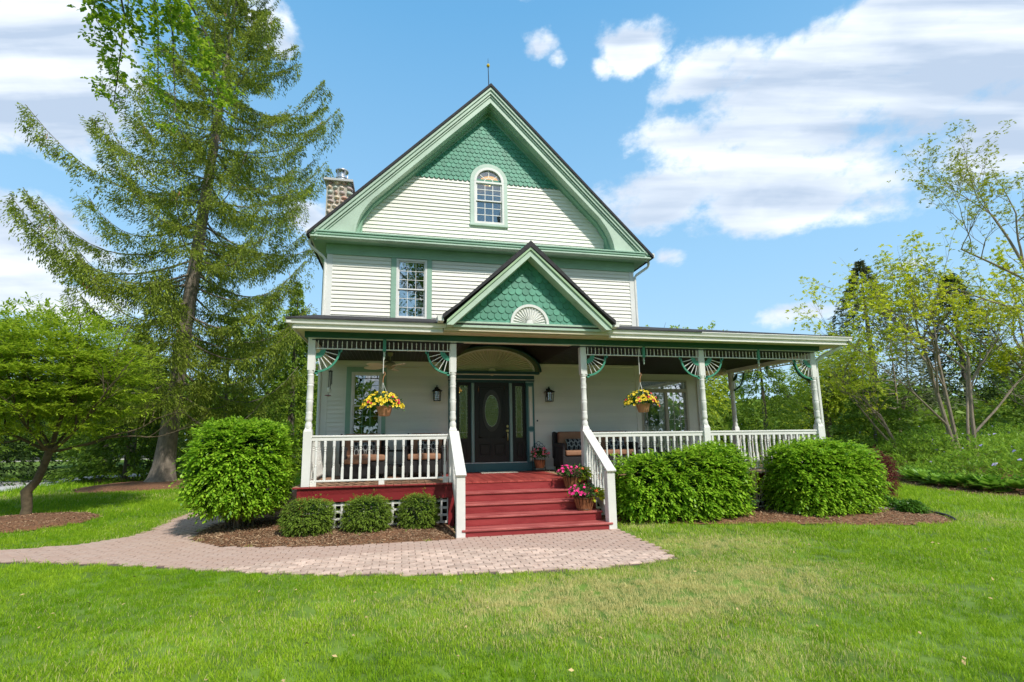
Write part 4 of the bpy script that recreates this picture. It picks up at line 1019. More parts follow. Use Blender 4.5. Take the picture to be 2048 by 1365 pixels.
# half-round sunburst
fan = MB().prism([(.99+.40*math.cos(R(a)), 4.085+.40*math.sin(R(a))) for a in range(0,181,6)], GW-.05, GW-.02).obj('sunburst', white, house)
arc_band(.99, 4.085, .36, .415, GW-.085, GW-.03).obj('sunburst_rim', white, fan)
mb = MB()
for i in range(1, 16):
    a = PI*i/16; c, s = math.cos(a), math.sin(a); p0 = Vector((.99+.08*c, GW-.051, 4.085+.08*s)); p1 = Vector((.99+.35*c, GW-.051, 4.085+.35*s)); nn = Vector((-s,0,c))
    mb.add([p0+nn*.005, p0-nn*.005, p1-nn*.022, p1+nn*.022, p0+Vector((0,-.012,0)), p1+Vector((0,-.025,0))], [(0,4,5,3),(1,2,5,4),(3,5,2)])
mb.lathe([(.085,0),(.07,-.03),(.01,-.035)], 16, (.99,GW-.05,4.085), ax='Y'); mb.obj('sunburst_ray', white, fan)
# ------------------------------------------------------------------ things on and around the porch
def rbox(x0, x1, y0, y1, z0, z1, r_, n=1):
    """soft upholstered block"""
    bm = bmesh.new(); bmesh.ops.create_cube(bm, size=1)
    for v in bm.verts: v.co = Vector(((x0+x1)/2+v.co.x*(x1-x0), (y0+y1)/2+v.co.y*(y1-y0), (z0+z1)/2+v.co.z*(z1-z0)))
    bmesh.ops.bevel(bm, geom=list(bm.edges), offset=r_, segments=3, affect='EDGES', profile=.6)
    mb = MB(); vs = [v.co.copy() for v in bm.verts]; bm.verts.index_update(); fs = [[v.index for v in f.verts] for f in bm.faces]; bm.free()
    mb.add(vs, fs); return mb
def pillow(name, parent, loc, w, h, t, rot, m_):
    n = 8; vs = []; fs = []
    for sgn in (-1, 1):
        for i in range(n+1):
            for j in range(n+1):
                u, v = i/n*2-1, j/n*2-1; b = (1-abs(u)**3)*(1-abs(v)**3)
                vs.append((u*w/2*(1-.06*(1-abs(v))), sgn*t/2*(b**.6)+0, v*h/2*(1-.06*(1-abs(u)))))
    k = (n+1)**2
    for s in range(2):
        for i in range(n):
            for j in range(n): fs.append((s*k+i*(n+1)+j, s*k+(i+1)*(n+1)+j, s*k+(i+1)*(n+1)+j+1, s*k+i*(n+1)+j+1))
    o = MB().add(vs, fs).obj(name, m_, parent, (0,0,0), rot, smooth=True); o.location = loc; return o
def wicker_seat(name, label, cat, loc, rz, W, pillows, cushions=1, group=None):
    t = thing(name, label, cat, loc, group); t.rotation_euler = (0,0,rz); Wp = WORLD[t.name]; h = W/2
    def part(nm, mb, m_, sm=True):
        o = link(nm, mb.mesh(nm, sm, [m_])); o.parent = t; o.location = (0,0,0); return o
    part('seat_base', rbox(-h+.02, h-.02, -.36, .36, .10, .40, .03), wicker)
    part('backrest', rbox(-h+.03, h-.03, .28, .40, .12, .98, .05), wicker)
    for s in (-1, 1):
        mb = rbox(s*h-.07 if s > 0 else -h-.0, s*h+.0 if s > 0 else -h+.07, -.38, .40, .10, .66, .035); part('armrest', mb, wicker)
        mb = MB().lathe([(.03,-.36),(.055,-.34),(.058,.2),(.05,.36)], 10, (s*(h-.035),0,.66), ax='Y'); part('arm_roll', mb, wicker)
        mb = rbox(s*h-.05 if s > 0 else -h-.02, s*h+.02 if s > 0 else -h+.05, .22, .42, .3, 1.0, .045); part('wing', mb, wicker)
        for y in (-.33, .33): o = part('leg', MB().lathe([(.018,0),(.028,.11)], 8, (s*(h-.07), y, 0)), wicker)
    cw = (W-.16)/cushions
    for i in range(cushions):
        a = -h+.08+i*cw; part('seat_cushion', rbox(a+.005, a+cw-.005, -.40, .24, .40, .53, .04), cushion); part('back_cushion', rbox(a+.005, a+cw-.005, .12, .30, .50, 1.0, .06), cushion)
    for px_, py_, rz_ in pillows:
        o = pillow('throw_pillow', None, (0,0,0), .50, .30, .13, (0,0,0), pillowm); o.parent = t; o.location = (px_, py_, .67); o.rotation_euler = (R(-18), 0, rz_)
    return t
wicker_seat('wicker_chair', 'dark wicker armchair with brown cushions behind the left porch railing, beside the window', 'armchair', (-2.42, 1.62, ZD), R(12), .98, [(.02,.06,.0)], group='wicker porch armchairs')
wicker_seat('wicker_chair', 'dark wicker armchair with patterned pillow, nearer the front door and right of the side table', 'armchair', (-1.03, 1.72, ZD), R(-8), .92, [(.05,.06,.0)], group='wicker porch armchairs')
wicker_seat('wicker_loveseat', 'dark wicker loveseat with two patterned pillows against the wall right of the steps', 'loveseat', (3.36, 2.02, ZD), 0, 2.05, [(-.55,.02,R(8)),(.58,.02,R(-6))], 2)
t = thing('ottoman', 'small dark wicker ottoman with brown cushion in front of the left armchair', 'ottoman', (-2.52, 1.02, ZD))
o = link('ottoman_base', rbox(-.24,.24,-.2,.2,.06,.36,.02).mesh('ottoman_base', True, [wicker])); o.parent = t
o = link('ottoman_cushion', rbox(-.25,.25,-.21,.21,.36,.46,.03).mesh('ottoman_cushion', True, [cushion])); o.parent = t
for x in (-.2,.2):
    for y in (-.16,.16): o = link('leg', MB().lathe([(.015,0),(.02,.07)], 6, (x,y,0)).mesh('leg', False, [blackm])); o.parent = t
def table(label, x, y, w, d, h):
    t = thing('side_table', label, 'table', (x, y, ZD)); 
    def p(nm, *a): o = box(nm, *a, blackm, t)
    X, Y = x, y
    box('table_top', X-w/2, X+w/2, Y-d/2, Y+d/2, ZD+h-.04, ZD+h, blackm, t); box('shelf', X-w/2+.02, X+w/2-.02, Y-d/2+.02, Y+d/2-.02, ZD+h*.36, ZD+h*.36+.05, wicker, t)
    for a in (-1, 1):
        for b in (-1, 1): box('leg', X+a*(w/2-.02)-.02, X+a*(w/2-.02)+.02, Y+b*(d/2-.02)-.02, Y+b*(d/2-.02)+.02, ZD, ZD+h-.04, blackm, t)
table('black open side table standing between the two wicker armchairs', -1.78, 1.85, .52, .4, .62)
table('black side table at the right end of the wicker loveseat', 4.72, 1.9, .5, .5, .56)
tag(box('doormat', .35, 1.28, 1.98, 2.45, ZD+.001, ZD+.014, mat('doormat_weave', (.46,.43,.36,1), .95, .12, 60, .4, 200)), 'pale rectangular doormat in front of the black door', 'doormat')

# petals, blossoms and foliage of the potted flowers
def blossoms(P, Nrm, size, m_petal, m_eye, name, parent, k=5):
    mb = MB(); 
    for p, n_ in zip(P, Nrm):
        n_ = Vector(n_).normalized(); a = n_.orthogonal().normalized(); a.rotate(Matrix.Rotation(random.uniform(0,6),3,n_)); b = n_.cross(a); p = Vector(p); s = size*random.uniform(.8,1.2)
        rim = [p+(a*math.cos(2*PI*i/(2*k))+b*math.sin(2*PI*i/(2*k)))*s*(1 if i % 2 == 0 else .74)+n_*s*.30 for i in range(2*k)]
        mb.m = 0; mb.add([p]+rim, [(0, 1+i, 1+(i+1) % (2*k)) for i in range(2*k)])
        mb.m = 1; e = [p+n_*s*.13+(a*math.cos(2*PI*i/5)+b*math.sin(2*PI*i/5))*s*.26 for i in range(5)]; mb.add(e, [(0,1,2,3,4)])
    me = bpy.data.meshes.new(name); base = WORLD[parent.name]
    me.from_pydata([tuple(Vector(v)-base) for v in mb.v], [], mb.f); me.materials.append(m_petal); me.materials.append(m_eye); me.polygons.foreach_set('material_index', mb.mi); me.update()
    return tag(link(name, me, None, parent, base), kind='stuff')
yel = mat('yellow_petal', (.80,.58,.02,1), .5, .15, 20); yeleye = mat('petal_eye_dark', (.22,.06,.01,1), .6); redp = mat('red_petal', (.62,.03,.05,1), .5, .2, 20); redeye = mat('petal_eye_red', (.18,.0,.01,1), .6)
pinkp = mat('magenta_petal', (.75,.02,.22,1), .5, .15, 20); pinkeye = mat('petal_eye_pink', (.5,.01,.12,1), .6); salmon = mat('salmon_petal', (.80,.16,.20,1), .5, .2, 20); orp = mat('orange_petal', (.75,.13,.02,1), .5, .2, 20)
flf = leafmat('flower_foliage', [(.02,.075,.012,1),(.04,.14,.02,1),(.08,.22,.03,1)], .5, .3)
limef = leafmat('lime_coleus', [(.30,.42,.02,1),(.50,.56,.03,1),(.60,.60,.05,1)], .5, .3); brownf = leafmat('bronze_foliage', [(.05,.03,.02,1),(.10,.07,.035,1),(.14,.12,.06,1)], .6, .2)
def cloud(c, r3, n, zmin=-1, shell=.6):
    d = unit(rng.normal(size=(n,3))); d[:,2] = np.where(d[:,2] < zmin, -d[:,2]*.5, d[:,2]); rr = rng.uniform(shell,1,n)[:,None]
    return np.array(c)+d*rr*np.array(r3), d
def hanging_basket(label, x, y, z, w, h, redside, zc):
    t = thing('hanging_basket', label, 'hanging basket', (x, y, z), 'hanging flower baskets under the porch beam')
    MB().lathe([(.09,-.235),(.11,-.225),(.155,-.06),(.168,-.06),(.168,-.035),(.14,-.035)], 20, (x+.04,y,z)).obj('pot', terra, t, smooth=True)
    MB().tube([(x,y,3.72),(x,y,z+.62)], .008, 6).obj('chain', alum, t)
    hk = MB().tube([(x,y,z+.62),(x+.03,y,z+.66),(x+.045,y,z+.61),(x+.01,y,z+.56),(x,y,z+.50),(x,y,z+.44)], .008, 6); hk.obj('hook', terra, t)
    for a in range(3): MB().tube([(x,y,z+.44),(x+.04+.155*math.cos(a*2.1+.4),y+.155*math.sin(a*2.1+.4),z-.04)], .004, 5).obj('hanger_wire', alum, t)
    P, d = cloud((x,y,z), (w*.50,w*.42,h*.52), 1900, -.25, .35); P[:,2] -= .25*((P[:,0]-x)/w)**2*2*h
    leaves('foliage', P, unit(d+rng.normal(0,.6,P.shape)), d, rng.uniform(.03,.055,len(P)), .022, flf, t)
    P, d = cloud((x,y,z), (w*.5,w*.43,h*.52), 250, -.15, .88); keep = (d[:,1] < .45); P, d = P[keep], d[keep]; P[:,2] -= .35*((P[:,0]-x)/w)**2*2*h
    rd = redside(P[:,0]-x, P[:,2]-z)
    nr = d+np.array([0,-.5,.25])
    blossoms(P[~rd], nr[~rd], .030, yel, yeleye, 'yellow_blossoms', t); blossoms(P[rd], nr[rd], .030, redp, redeye, 'red_blossoms', t)
hanging_basket('hanging basket of mostly yellow calibrachoa before the left porch window', -1.985, .03, 2.43, .86, .50, lambda u, v: (rng.random(len(u)) < .10) | ((np.hypot((u-.06)/.19, (v+.13)/.12) < 1) & (rng.random(len(u)) < .8)), 0)
hanging_basket('hanging basket of mixed yellow and red calibrachoa right of the steps', 3.66, .03, 2.49, .80, .52, lambda u, v: rng.random(len(u)) < np.clip(.25+u*1.4-v*.6, .05, .7), 0)
def slat_pot(name, label, x, y, z, r0, r1, h, n):
    t = thing(name, label, 'planter', (x,y,z)); MB().lathe([(r0-.012,0),(r1-.016,h-.01),(r1-.03,h-.03)], 18, (x,y,z)).obj('liner', coco, t, smooth=True)
    mb = MB(); mb.add([(-.5,-.006,0),(.5,-.006,0),(.5,.006,0),(-.5,.006,0),(-.5,-.006,1),(.5,-.006,1),(.5,.006,1),(-.5,.006,1)], [(0,1,2,3),(4,5,6,7),(0,1,5,4),(1,2,6,5),(2,3,7,6),(3,0,4,7)]); me = mb.mesh('slat', False, [rust])
    tilt = math.atan2(r1-r0, h); L_ = math.hypot(h, r1-r0)
    for i in range(n):
        a = 2*PI*i/n; w = 2*PI*(r0+r1)/2/n*random.uniform(.72,.95)
        o = link('slat', me, None, t, (x+r0*math.sin(a), y-r0*math.cos(a), z), (0,0,0), (w,1,L_*random.uniform(.97,1.03))); o.rotation_euler = Matrix.Rotation(a,3,'Z').to_euler() if False else (Matrix.Rotation(a,3,'Z') @ Matrix.Rotation(tilt,3,'X')).to_euler()
    for zz, rr in ((h*.12, r0+(r1-r0)*.12), (h*.92, r0+(r1-r0)*.92)):
        MB().tube([(x+(rr+.008)*math.cos(2*PI*i/20), y+(rr+.008)*math.sin(2*PI*i/20), z+zz) for i in range(21)], .004, 5).obj('hoop', blackm, t)
    return t
def mixed_plants(t, x, y, z, r_, h):
    P, d = cloud((x,y,z+h*.3), (r_,r_,h*.5), 700, -.3, .3); leaves('foliage', P, unit(d+rng.normal(0,.6,P.shape)), d, rng.uniform(.04,.07,len(P)), .03, flf, t)
    P, d = cloud((x+.02,y-.06,z+h*.2), (r_*.75,r_*.7,h*.5), 1500, -.2, .7); leaves('bronze_foliage', P, unit(d+rng.normal(0,.7,P.shape)), d, .03, .018, brownf, t)
    P, d = cloud((x+r_*.62,y-.08,z+h*.2), (r_*.5,r_*.4,h*.45), 90, -.6, .4); D = unit(d+np.array([.5,-.5,-.7])); leaves('lime_leaves', P, D, np.array([0,-.6,.8])+rng.normal(0,.2,P.shape), rng.uniform(.08,.12,len(P)), .055, limef, t)
    P, d = cloud((x-r_*.25,y-.02,z+h*.35), (r_*.8,r_*.7,h*.45), 44, .1, .85); blossoms(P, d+np.array([0,-.6,.4]), .031, pinkp, pinkeye, 'magenta_blossoms', t)
    P, d = cloud((x+r_*.5,y-.1,z+h*.38), (r_*.3,r_*.3,h*.25), 10, 0, .8); blossoms(P, d+np.array([0,-.6,.2]), .034, orp, redeye, 'orange_blossoms', t)
t = slat_pot('slatted_planter', 'lower slatted wood planter with magenta flowers, on the second step beside the right newel', 1.93, -.70, .328, .135, .205, .245, 18); mixed_plants(t, 1.93, -.72, .328+.22, .33, .34)
t = slat_pot('slatted_planter', 'upper slatted wood planter with magenta flowers and lime leaves, at the top of the steps', 1.90, -.16, .684, .135, .20, .25, 18); mixed_plants(t, 1.90, -.18, .684+.22, .34, .32)
# plant stand with pot
t = thing('plant_stand', 'black wrought iron plant stand with scrolled back beside the door pilaster', 'plant stand', (1.93, 2.28, ZD))
mb = MB()
for x in (-.17,.17): mb.tube([(1.93+x,2.38,ZD),(1.93+x,2.38,ZD+.62)], .009, 6); mb.tube([(1.93+x,2.40,ZD+.03),(1.93+x,2.05,ZD+.02)], .010, 6)
for zz in (.08,.50): mb.tube([(1.76,2.38,ZD+zz),(2.10,2.38,ZD+zz)], .008, 6)
mb.tube([(1.76,2.06,ZD+.04),(2.10,2.06,ZD+.04)], .008, 6); fr = mb.obj('stand_frame', blackm, t)
tag(fr, kind='stuff') if False else None
sc_ = MB()
for cx_, cz_, rr in ((1.86,ZD+.66,.045),(2.0,ZD+.66,.045),(1.93,ZD+.70,.05),(1.80,ZD+.60,.035),(2.06,ZD+.60,.035)): sc_.tube([(cx_+rr*math.cos(a*PI/8), 2.38, cz_+rr*math.sin(a*PI/8)) for a in range(0, 15)], .006, 5)
sc_.box(1.85,2.01,2.37,2.39,ZD+.54,ZD+.59); sc_.obj('scroll_back', blackm, t)
t = slat_pot('rust_pot', 'rust coloured pot of pink flowers standing on the black plant stand', 1.90, 2.2, ZD+.09, .10, .145, .20, 16)
P, d = cloud((1.90,2.18,ZD+.40), (.24,.22,.20), 620, -.3, .3); leaves('foliage', P, unit(d+rng.normal(0,.6,P.shape)), d, .045, .024, flf, t)
P, d = cloud((1.90,2.15,ZD+.42), (.25,.22,.20), 34, -.2, .9); P = P[d[:,1] < .4]; blossoms(P, np.tile([0,-1,.3],(len(P),1)), .028, salmon, pinkeye, 'pink_blossoms', t)
# wall lanterns
def lantern(label, x, zt):
    t = thing('wall_lantern', label, 'lantern', (x, YW-.03, zt-.42), 'black coach lanterns beside the front door'); y = YW-.17; z = zt-.42
    MB().tube([(x,YW-.03,z+.30),(x,YW-.08,z+.38),(x,y+.02,z+.40),(x,y,z+.36),(x,y,z+.31)], .012, 6).obj('arm', blackm, t, smooth=True); box('wall_plate', x-.05, x+.05, YW-.035, YW-.024, z+.12, z+.36, blackm, t)
    mb = MB(); mb.add([(x-.13,y-.13,z+.25),(x+.13,y-.13,z+.25),(x+.13,y+.13,z+.25),(x-.13,y+.13,z+.25),(x-.03,y-.03,z+.32),(x+.03,y-.03,z+.32),(x+.03,y+.03,z+.32),(x-.03,y+.03,z+.32)], [(3,2,1,0),(0,1,5,4),(1,2,6,5),(2,3,7,6),(3,0,4,7),(4,5,6,7)]); mb.obj('lantern_roof', blackm, t)
    MB().lathe([(.02,z+.32),(.03,z+.335),(.012,z+.36)], 8, (x,y,0)).obj('cap', blackm, t)
    for a, b in ((-1,-1),(1,-1),(1,1),(-1,1)): MB().tube([(x+a*.095,y+b*.095,z+.25),(x+a*.078,y+b*.078,z+.015)], .008, 4).obj('cage_bar', blackm, t)
    for b in (0,): MB().tube([(x,y-.095,z+.25),(x,y-.078,z+.015)], .004, 4).obj('cage_bar', blackm, t)
    for zz in (.19,.06): mb = MB(); k = .078+.017*(zz/.25); ring_rect(mb, x-k, x+k, z+zz-.004, z+zz+.004, .003, y-k-.004, y-k+.004); mb.obj('cage_band', blackm, t)
    box('base', x-.09, x+.09, y-.09, y+.09, z, z+.018, blackm, t)
    MB().lathe([(.05,z+.02),(.05,z+.24)], 14, (x,y,0)).obj('glass', glassmat('lantern_glass', .25, (.8,.82,.8,1)) if 'lantern_glass' not in MATS else MATS['lantern_glass'], t, smooth=True)
    MB().lathe([(.008,z+.24),(.012,z+.20),(.032,z+.16),(.028,z+.12),(.005,z+.10)], 10, (x,y,0)).obj('bulb', mat('frosted_bulb', (.6,.58,.5,1), .3), t, smooth=True)
lantern('black coach lantern on the wall left of the front door', -.725, 3.09); lantern('black coach lantern on the wall right of the front door', 2.265, 3.08)
# ceiling fans
def fan_thing(label, x, y, zb, a0):
    t = thing('ceiling_fan', label, 'ceiling fan', (x, y, zb), 'palm blade fans under the porch ceiling')
    MB().lathe([(.012,3.70),(.07,3.69),(.05,3.62),(.016,3.60),(.016,zb+.12),(.10,zb+.09),(.13,zb+.05),(.12,zb-.01),(.07,zb-.04),(.04,zb-.07),(.001,zb-.08)][::-1], 18, (x,y,0)).obj('motor', mat('fan_motor_olive', (.30,.26,.15,1), .4), t, smooth=True)
    for k in range(5):
        a = a0+k*2*PI/5; n = 10; pts = []
        prof = [(.10,.03),(.18,.035),(.24,.075),(.34,.115),(.46,.125),(.56,.105),(.64,.06),(.67,.01)]
        mb = MB(); M_ = Matrix.Translation((x,y,zb+.0)) @ Matrix.Rotation(a,4,'Z') @ Matrix.Rotation(R(10),4,'X')
        vs = [M_ @ Vector((r_, s*w, .012*(r_*2-1)**2-.02+dz)) for r_, w in prof for s in (-1, 0, 1) for dz in (0,)]
        fs = []
        for i in range(len(prof)-1):
            for j in range(2): fs.append((i*3+j, i*3+j+1, (i+1)*3+j+1, (i+1)*3+j))
        vs2 = [v+Vector((0,0,.009)) for v in vs]; m0 = len(vs); fs2 = [tuple(q+m0 for q in f[::-1]) for f in fs]
        per = [i*3 for i in range(len(prof))]+[i*3+2 for i in range(len(prof)-1,-1,-1)]
        side = [(per[i], per[(i+1) % len(per)], per[(i+1) % len(per)]+m0, per[i]+m0) for i in range(len(per))]
        mb.add(vs+vs2, fs+fs2+side); mb.obj('fan_blade', fanm, t)
fan_thing('tan palm blade ceiling fan above the wicker armchairs at the left', -1.88, 1.25, 3.38, R(8))
fan_thing('tan palm blade ceiling fan under the right end of the porch ceiling', 6.85, 1.5, 3.40, R(-20))
# wind chime at the left corner of the wall
t = thing('wind_chime', 'dark wind chime with clear ball and red plate hanging at the left porch corner', 'wind chime', (-3.26, 1.9, 3.0))
MB().lathe([(.05,3.32),(.055,3.33),(.02,3.35)], 12, (-3.26,1.9,0)).obj('chime_top', blackm, t)
MB().tube([(-3.26,1.9,3.60),(-3.26,1.9,3.33)], .004, 5).obj('cord', blackm, t)
for k in range(5): a = k*2*PI/5; MB().tube([(-3.26+.035*math.cos(a),1.9+.035*math.sin(a),3.32),(-3.26+.035*math.cos(a),1.9+.035*math.sin(a),3.02-.03*k)], .008, 6).obj('tube', blackm, t)
MB().lathe([(.001,2.82),(.04,2.84),(.055,2.89),(.04,2.94),(.001,2.96)], 12, (-3.28,1.9,0)).obj('ball', alum, t, smooth=True)
MB().lathe([(.001,2.74),(.075,2.755),(.07,2.765),(.001,2.77)], 14, (-3.30,1.9,0)).obj('plate', redskirt, t, smooth=True); MB().tube([(-3.28,1.9,3.0),(-3.29,1.9,2.75)], .004, 5).obj('cord', blackm, t)
# splash blocks, edging
tag(MB().prism([(9.15,-.55),(10.0,-.62),(10.15,.42),(9.35,.52)], .02, .13, 'Z').obj('splash_slab', mat('slab_grey', (.42,.43,.44,1), .85, .12, 6, .3, 60)), 'flat pale grey concrete slab beside the barberry at the bed edge', 'slab')
tag(MB().prism([(8.75,-.86),(9.82,-.95),(9.90,-.66),(8.9,-.60)], .02, .10, 'Z').obj('paver_slab', mat('slab_blue', (.33,.38,.40,1), .85, .12, 6, .3, 60)), 'thin bluish stone slab lying in the mulch before the grey slab', 'slab')
tag(MB().tube([(9.05,-2.12,.03),(9.25,-1.92,.045),(9.46,-1.66,.045),(9.62,-1.35,.04),(9.74,-1.1,.03)], .026, 6).obj('bed_edging', rubber), 'black plastic edging at the right tip of the mulch bed', 'edging')
# ------------------------------------------------------------------ plants
UP = np.array([0,0,1.])
euon = leafmat('euonymus_leaf', [(.075,.23,.008,1),(.15,.39,.012,1),(.26,.54,.02,1),(.44,.68,.05,1)], .35, .38, .2, 2.5)
boxl = leafmat('boxwood_leaf', [(.06,.10,.022,1),(.11,.19,.028,1),(.19,.32,.03,1),(.30,.45,.05,1)], .4, .25, .35, 5)
barb = leafmat('barberry_leaf', [(.06,.012,.015,1),(.14,.02,.03,1),(.26,.04,.05,1)], .5, .3)
def shell_pts(c, r3, n, p=2.6, flat=0, seed=0, lo=.78, hi=1.04, amp=.07, zmin=None):
    d = unit(rng.normal(size=(n,3))); q = (np.abs(d)**p).sum(1, keepdims=True)**(-1/p); s = d*q
    s = s*(1+amp*vnoise(d, 7, seed)[:,None]+amp*.7*vnoise(d, 17, seed+5)[:,None])*rng.uniform(lo,hi,n)[:,None]**.8
    P = np.array(c)+s*np.array(r3); 
    if zmin is not None: k = P[:,2] > zmin; P, d = P[k], d[k]
    return P, d
def stems(mb, c, zb, r3, n, rr=.022, spread=.35):
    for i in range(n):
        a = random.uniform(0,2*PI); b = Vector((c[0]+math.cos(a)*r3[0]*spread*random.random(), c[1]+math.sin(a)*r3[1]*spread*random.random(), zb)); e = Vector((c[0]+math.cos(a)*r3[0]*.75*random.uniform(.3,1), c[1]+math.sin(a)*r3[1]*.75*random.uniform(.3,1), c[2]+r3[2]*random.uniform(-.2,.6)))
        m_ = b.lerp(e,.5)+Vector((random.uniform(-.1,.1),random.uniform(-.1,.1),.05)); mb.tube([b,m_,e],[rr,rr*.75,rr*.35],5)
def bush(name, label, cat, c, r3, n, m_, twig=.17, leaf=.080, lw=.5, p=4.6, zmin=.1, seed=1, group=None, K=7, nst=14, zb=.05, core=None, amp=.06, lumps=None, bark_=None):
    t = thing(name, label, cat, (c[0], c[1], zb), group)
    mb = MB(); stems(mb, c, zb, r3, nst); mb.obj('stem', bark_ or darkbark, t)
    Ps, Ns = [], []
    for cc, rr in (lumps or [(c, r3)]):
        P, d = shell_pts(cc, rr, int(n/len(lumps or [1])), p, seed=seed, zmin=zmin, amp=amp); Ps.append(P); Ns.append(d)
    P = np.concatenate(Ps); d = np.concatenate(Ns)
    hole = (vnoise(P, 5.5, seed+40) > 1.05) & (rng.random(len(P)) < .8); P, d = P[~hole], d[~hole]
    st = rng.random(len(P)) < .05; P[st] += d[st]*rng.uniform(.04,.13,(st.sum(),1))
    A = unit(d*np.array([1,1,.55])+rng.normal(0,.35,d.shape)+np.array([0,0,.12])); A[:,2] -= np.where(d[:,2] < .3, .35, 0)
    P2, D2, N2, L2 = sprigs(P-A*twig*.7, A, K, twig, leaf, .35, .8)
    N2 = N2+UP*.3; k = P2[:,2] > max(zmin-.08, .04); 
    leaves('foliage', P2[k], D2[k], N2[k], L2[k], L2[k]*lw, m_, t)
    # inner leaves stop one looking through
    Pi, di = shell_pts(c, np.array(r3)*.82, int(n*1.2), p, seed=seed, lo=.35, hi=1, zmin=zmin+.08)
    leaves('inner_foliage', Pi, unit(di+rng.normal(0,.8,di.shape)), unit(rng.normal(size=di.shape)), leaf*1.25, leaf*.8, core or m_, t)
    return t
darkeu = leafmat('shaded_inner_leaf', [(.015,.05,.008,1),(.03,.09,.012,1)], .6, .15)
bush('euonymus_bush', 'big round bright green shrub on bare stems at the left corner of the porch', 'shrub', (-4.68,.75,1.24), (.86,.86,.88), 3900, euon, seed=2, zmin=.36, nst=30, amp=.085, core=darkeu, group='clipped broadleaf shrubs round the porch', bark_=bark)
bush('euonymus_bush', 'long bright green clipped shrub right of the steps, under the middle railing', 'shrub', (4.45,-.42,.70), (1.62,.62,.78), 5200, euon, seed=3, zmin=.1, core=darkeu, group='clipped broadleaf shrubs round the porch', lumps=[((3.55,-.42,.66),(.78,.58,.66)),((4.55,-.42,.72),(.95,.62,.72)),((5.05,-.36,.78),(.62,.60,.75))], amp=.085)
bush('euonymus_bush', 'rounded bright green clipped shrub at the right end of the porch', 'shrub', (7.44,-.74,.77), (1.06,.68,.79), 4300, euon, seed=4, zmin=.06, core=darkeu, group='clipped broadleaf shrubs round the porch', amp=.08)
for i, (x, r_) in enumerate(((-3.24,.46),(-2.20,.45),(-1.255,.385))):
    lab = ('leftmost round boxwood ball, beside the big leafy shrub', 'middle round boxwood ball under the left railing', 'smallest boxwood ball, nearest the steps')[i]
    bush('boxwood', lab, 'shrub', (x, -.28+.03*i, .345), (r_, r_*.92, .355), (2600,2500,1900)[i], boxl, .06, .026, .6, 2.6, .02, 10+i, 'round boxwood balls in the mulch bed', 7, 12, .03, core=darkeu, amp=.035)
bush('barberry_bush', 'dark red barberry shrub half hidden behind the right porch shrub', 'shrub', (10.72,.85,.64), (.46,.5,.66), 2000, barb, .09, .03, .6, 2.2, .05, 21, core=barb)
bush('small_shrub', 'low dark green shrub in the right bed, nearer the lawn', 'shrub', (9.02,-1.32,.16), (.27,.25,.17), 500, leafmat('small_shrub_leaf', [(.04,.11,.015,1),(.08,.22,.02,1),(.14,.32,.03,1)], .35, .25), .10, .06, .35, 2, .02, 22, 'two low shrubs in the right bed', 6, 5, .02)
bush('small_shrub', 'low dark green shrub in the right bed, behind and left of its pair', 'shrub', (9.15,-.72,.15), (.24,.22,.16), 380, MATS['small_shrub_leaf'], .10, .06, .35, 2, .02, 23, 'two low shrubs in the right bed', 6, 5, .02)
# leggy shrub before the right lattice
t = thing('leggy_shrub', 'thin leggy shrub with few leaves in the gap before the right lattice', 'shrub', (6.12,-.30,.08)); mb = MB(); tips = []
for i in range(9):
    a = random.uniform(-.5,.5); p = [Vector((6.12,-.3,.06)), Vector((6.12+a*.3,-.33,.45)), Vector((6.12+a*.75,-.36+random.uniform(-.1,.1),.85)), Vector((6.12+a*1.1,-.35,1.05+random.uniform(0,.25)))]
    mb.tube(p, [.016,.012,.008,.004], 5); tips += [p[2], p[3], p[1].lerp(p[2],.5)]
mb.obj('stem', greybark, t); T_ = np.repeat(np.array([tuple(q) for q in tips]), 6, 0)+rng.normal(0,.09,(len(tips)*6,3)); P2, D2, N2, L2 = sprigs(T_, unit(rng.normal(size=T_.shape)), 6, .08, .05)
leaves('foliage', P2, D2, N2, L2, L2*.5, euon, t)

# --- trees
def limb(mb, p, d, L_, r0, r1, n=6, wob=.12, grav=0., seg=7, rnd=random):
    pts = [Vector(p)]; d = Vector(d).normalized(); 
    for i in range(n):
        d = (d+Vector((rnd.uniform(-wob,wob),rnd.uniform(-wob,wob),rnd.uniform(-wob,wob)+grav))).normalized(); pts.append(pts[-1]+d*(L_/n))
    mb.tube(pts, [r0+(r1-r0)*(i/n)**.8 for i in range(n+1)], seg); return pts, d
def grow(mb, p, d, L_, r0, depth, tips, rnd, kids=3, ang=.6, ratio=.68, grav=.02, wob=.14, seg=7):
    pts, de = limb(mb, p, d, L_, r0, r0*.55 if depth else r0*.25, 5, wob, grav, max(3, seg), rnd)
    if depth == 0: tips.extend([pts[-1], pts[-2], pts[-3]]); return
    if depth <= 2: tips.extend([pts[-1]])
    for k in range(kids):
        t_ = rnd.uniform(.45,1.0) if k else 1.0; q = pts[min(len(pts)-1, int(t_*(len(pts)-1)))]
        ax = Vector((rnd.uniform(-1,1),rnd.uniform(-1,1),rnd.uniform(-.4,.6))).normalized(); nd = (de+ax*ang*rnd.uniform(.7,1.3)*(.5 if k == 0 else 1.1)).normalized()
        grow(mb, q, nd, L_*ratio*rnd.uniform(.8,1.15), r0*.55, depth-1, tips, rnd, kids, ang, ratio, grav, wob, seg-1)
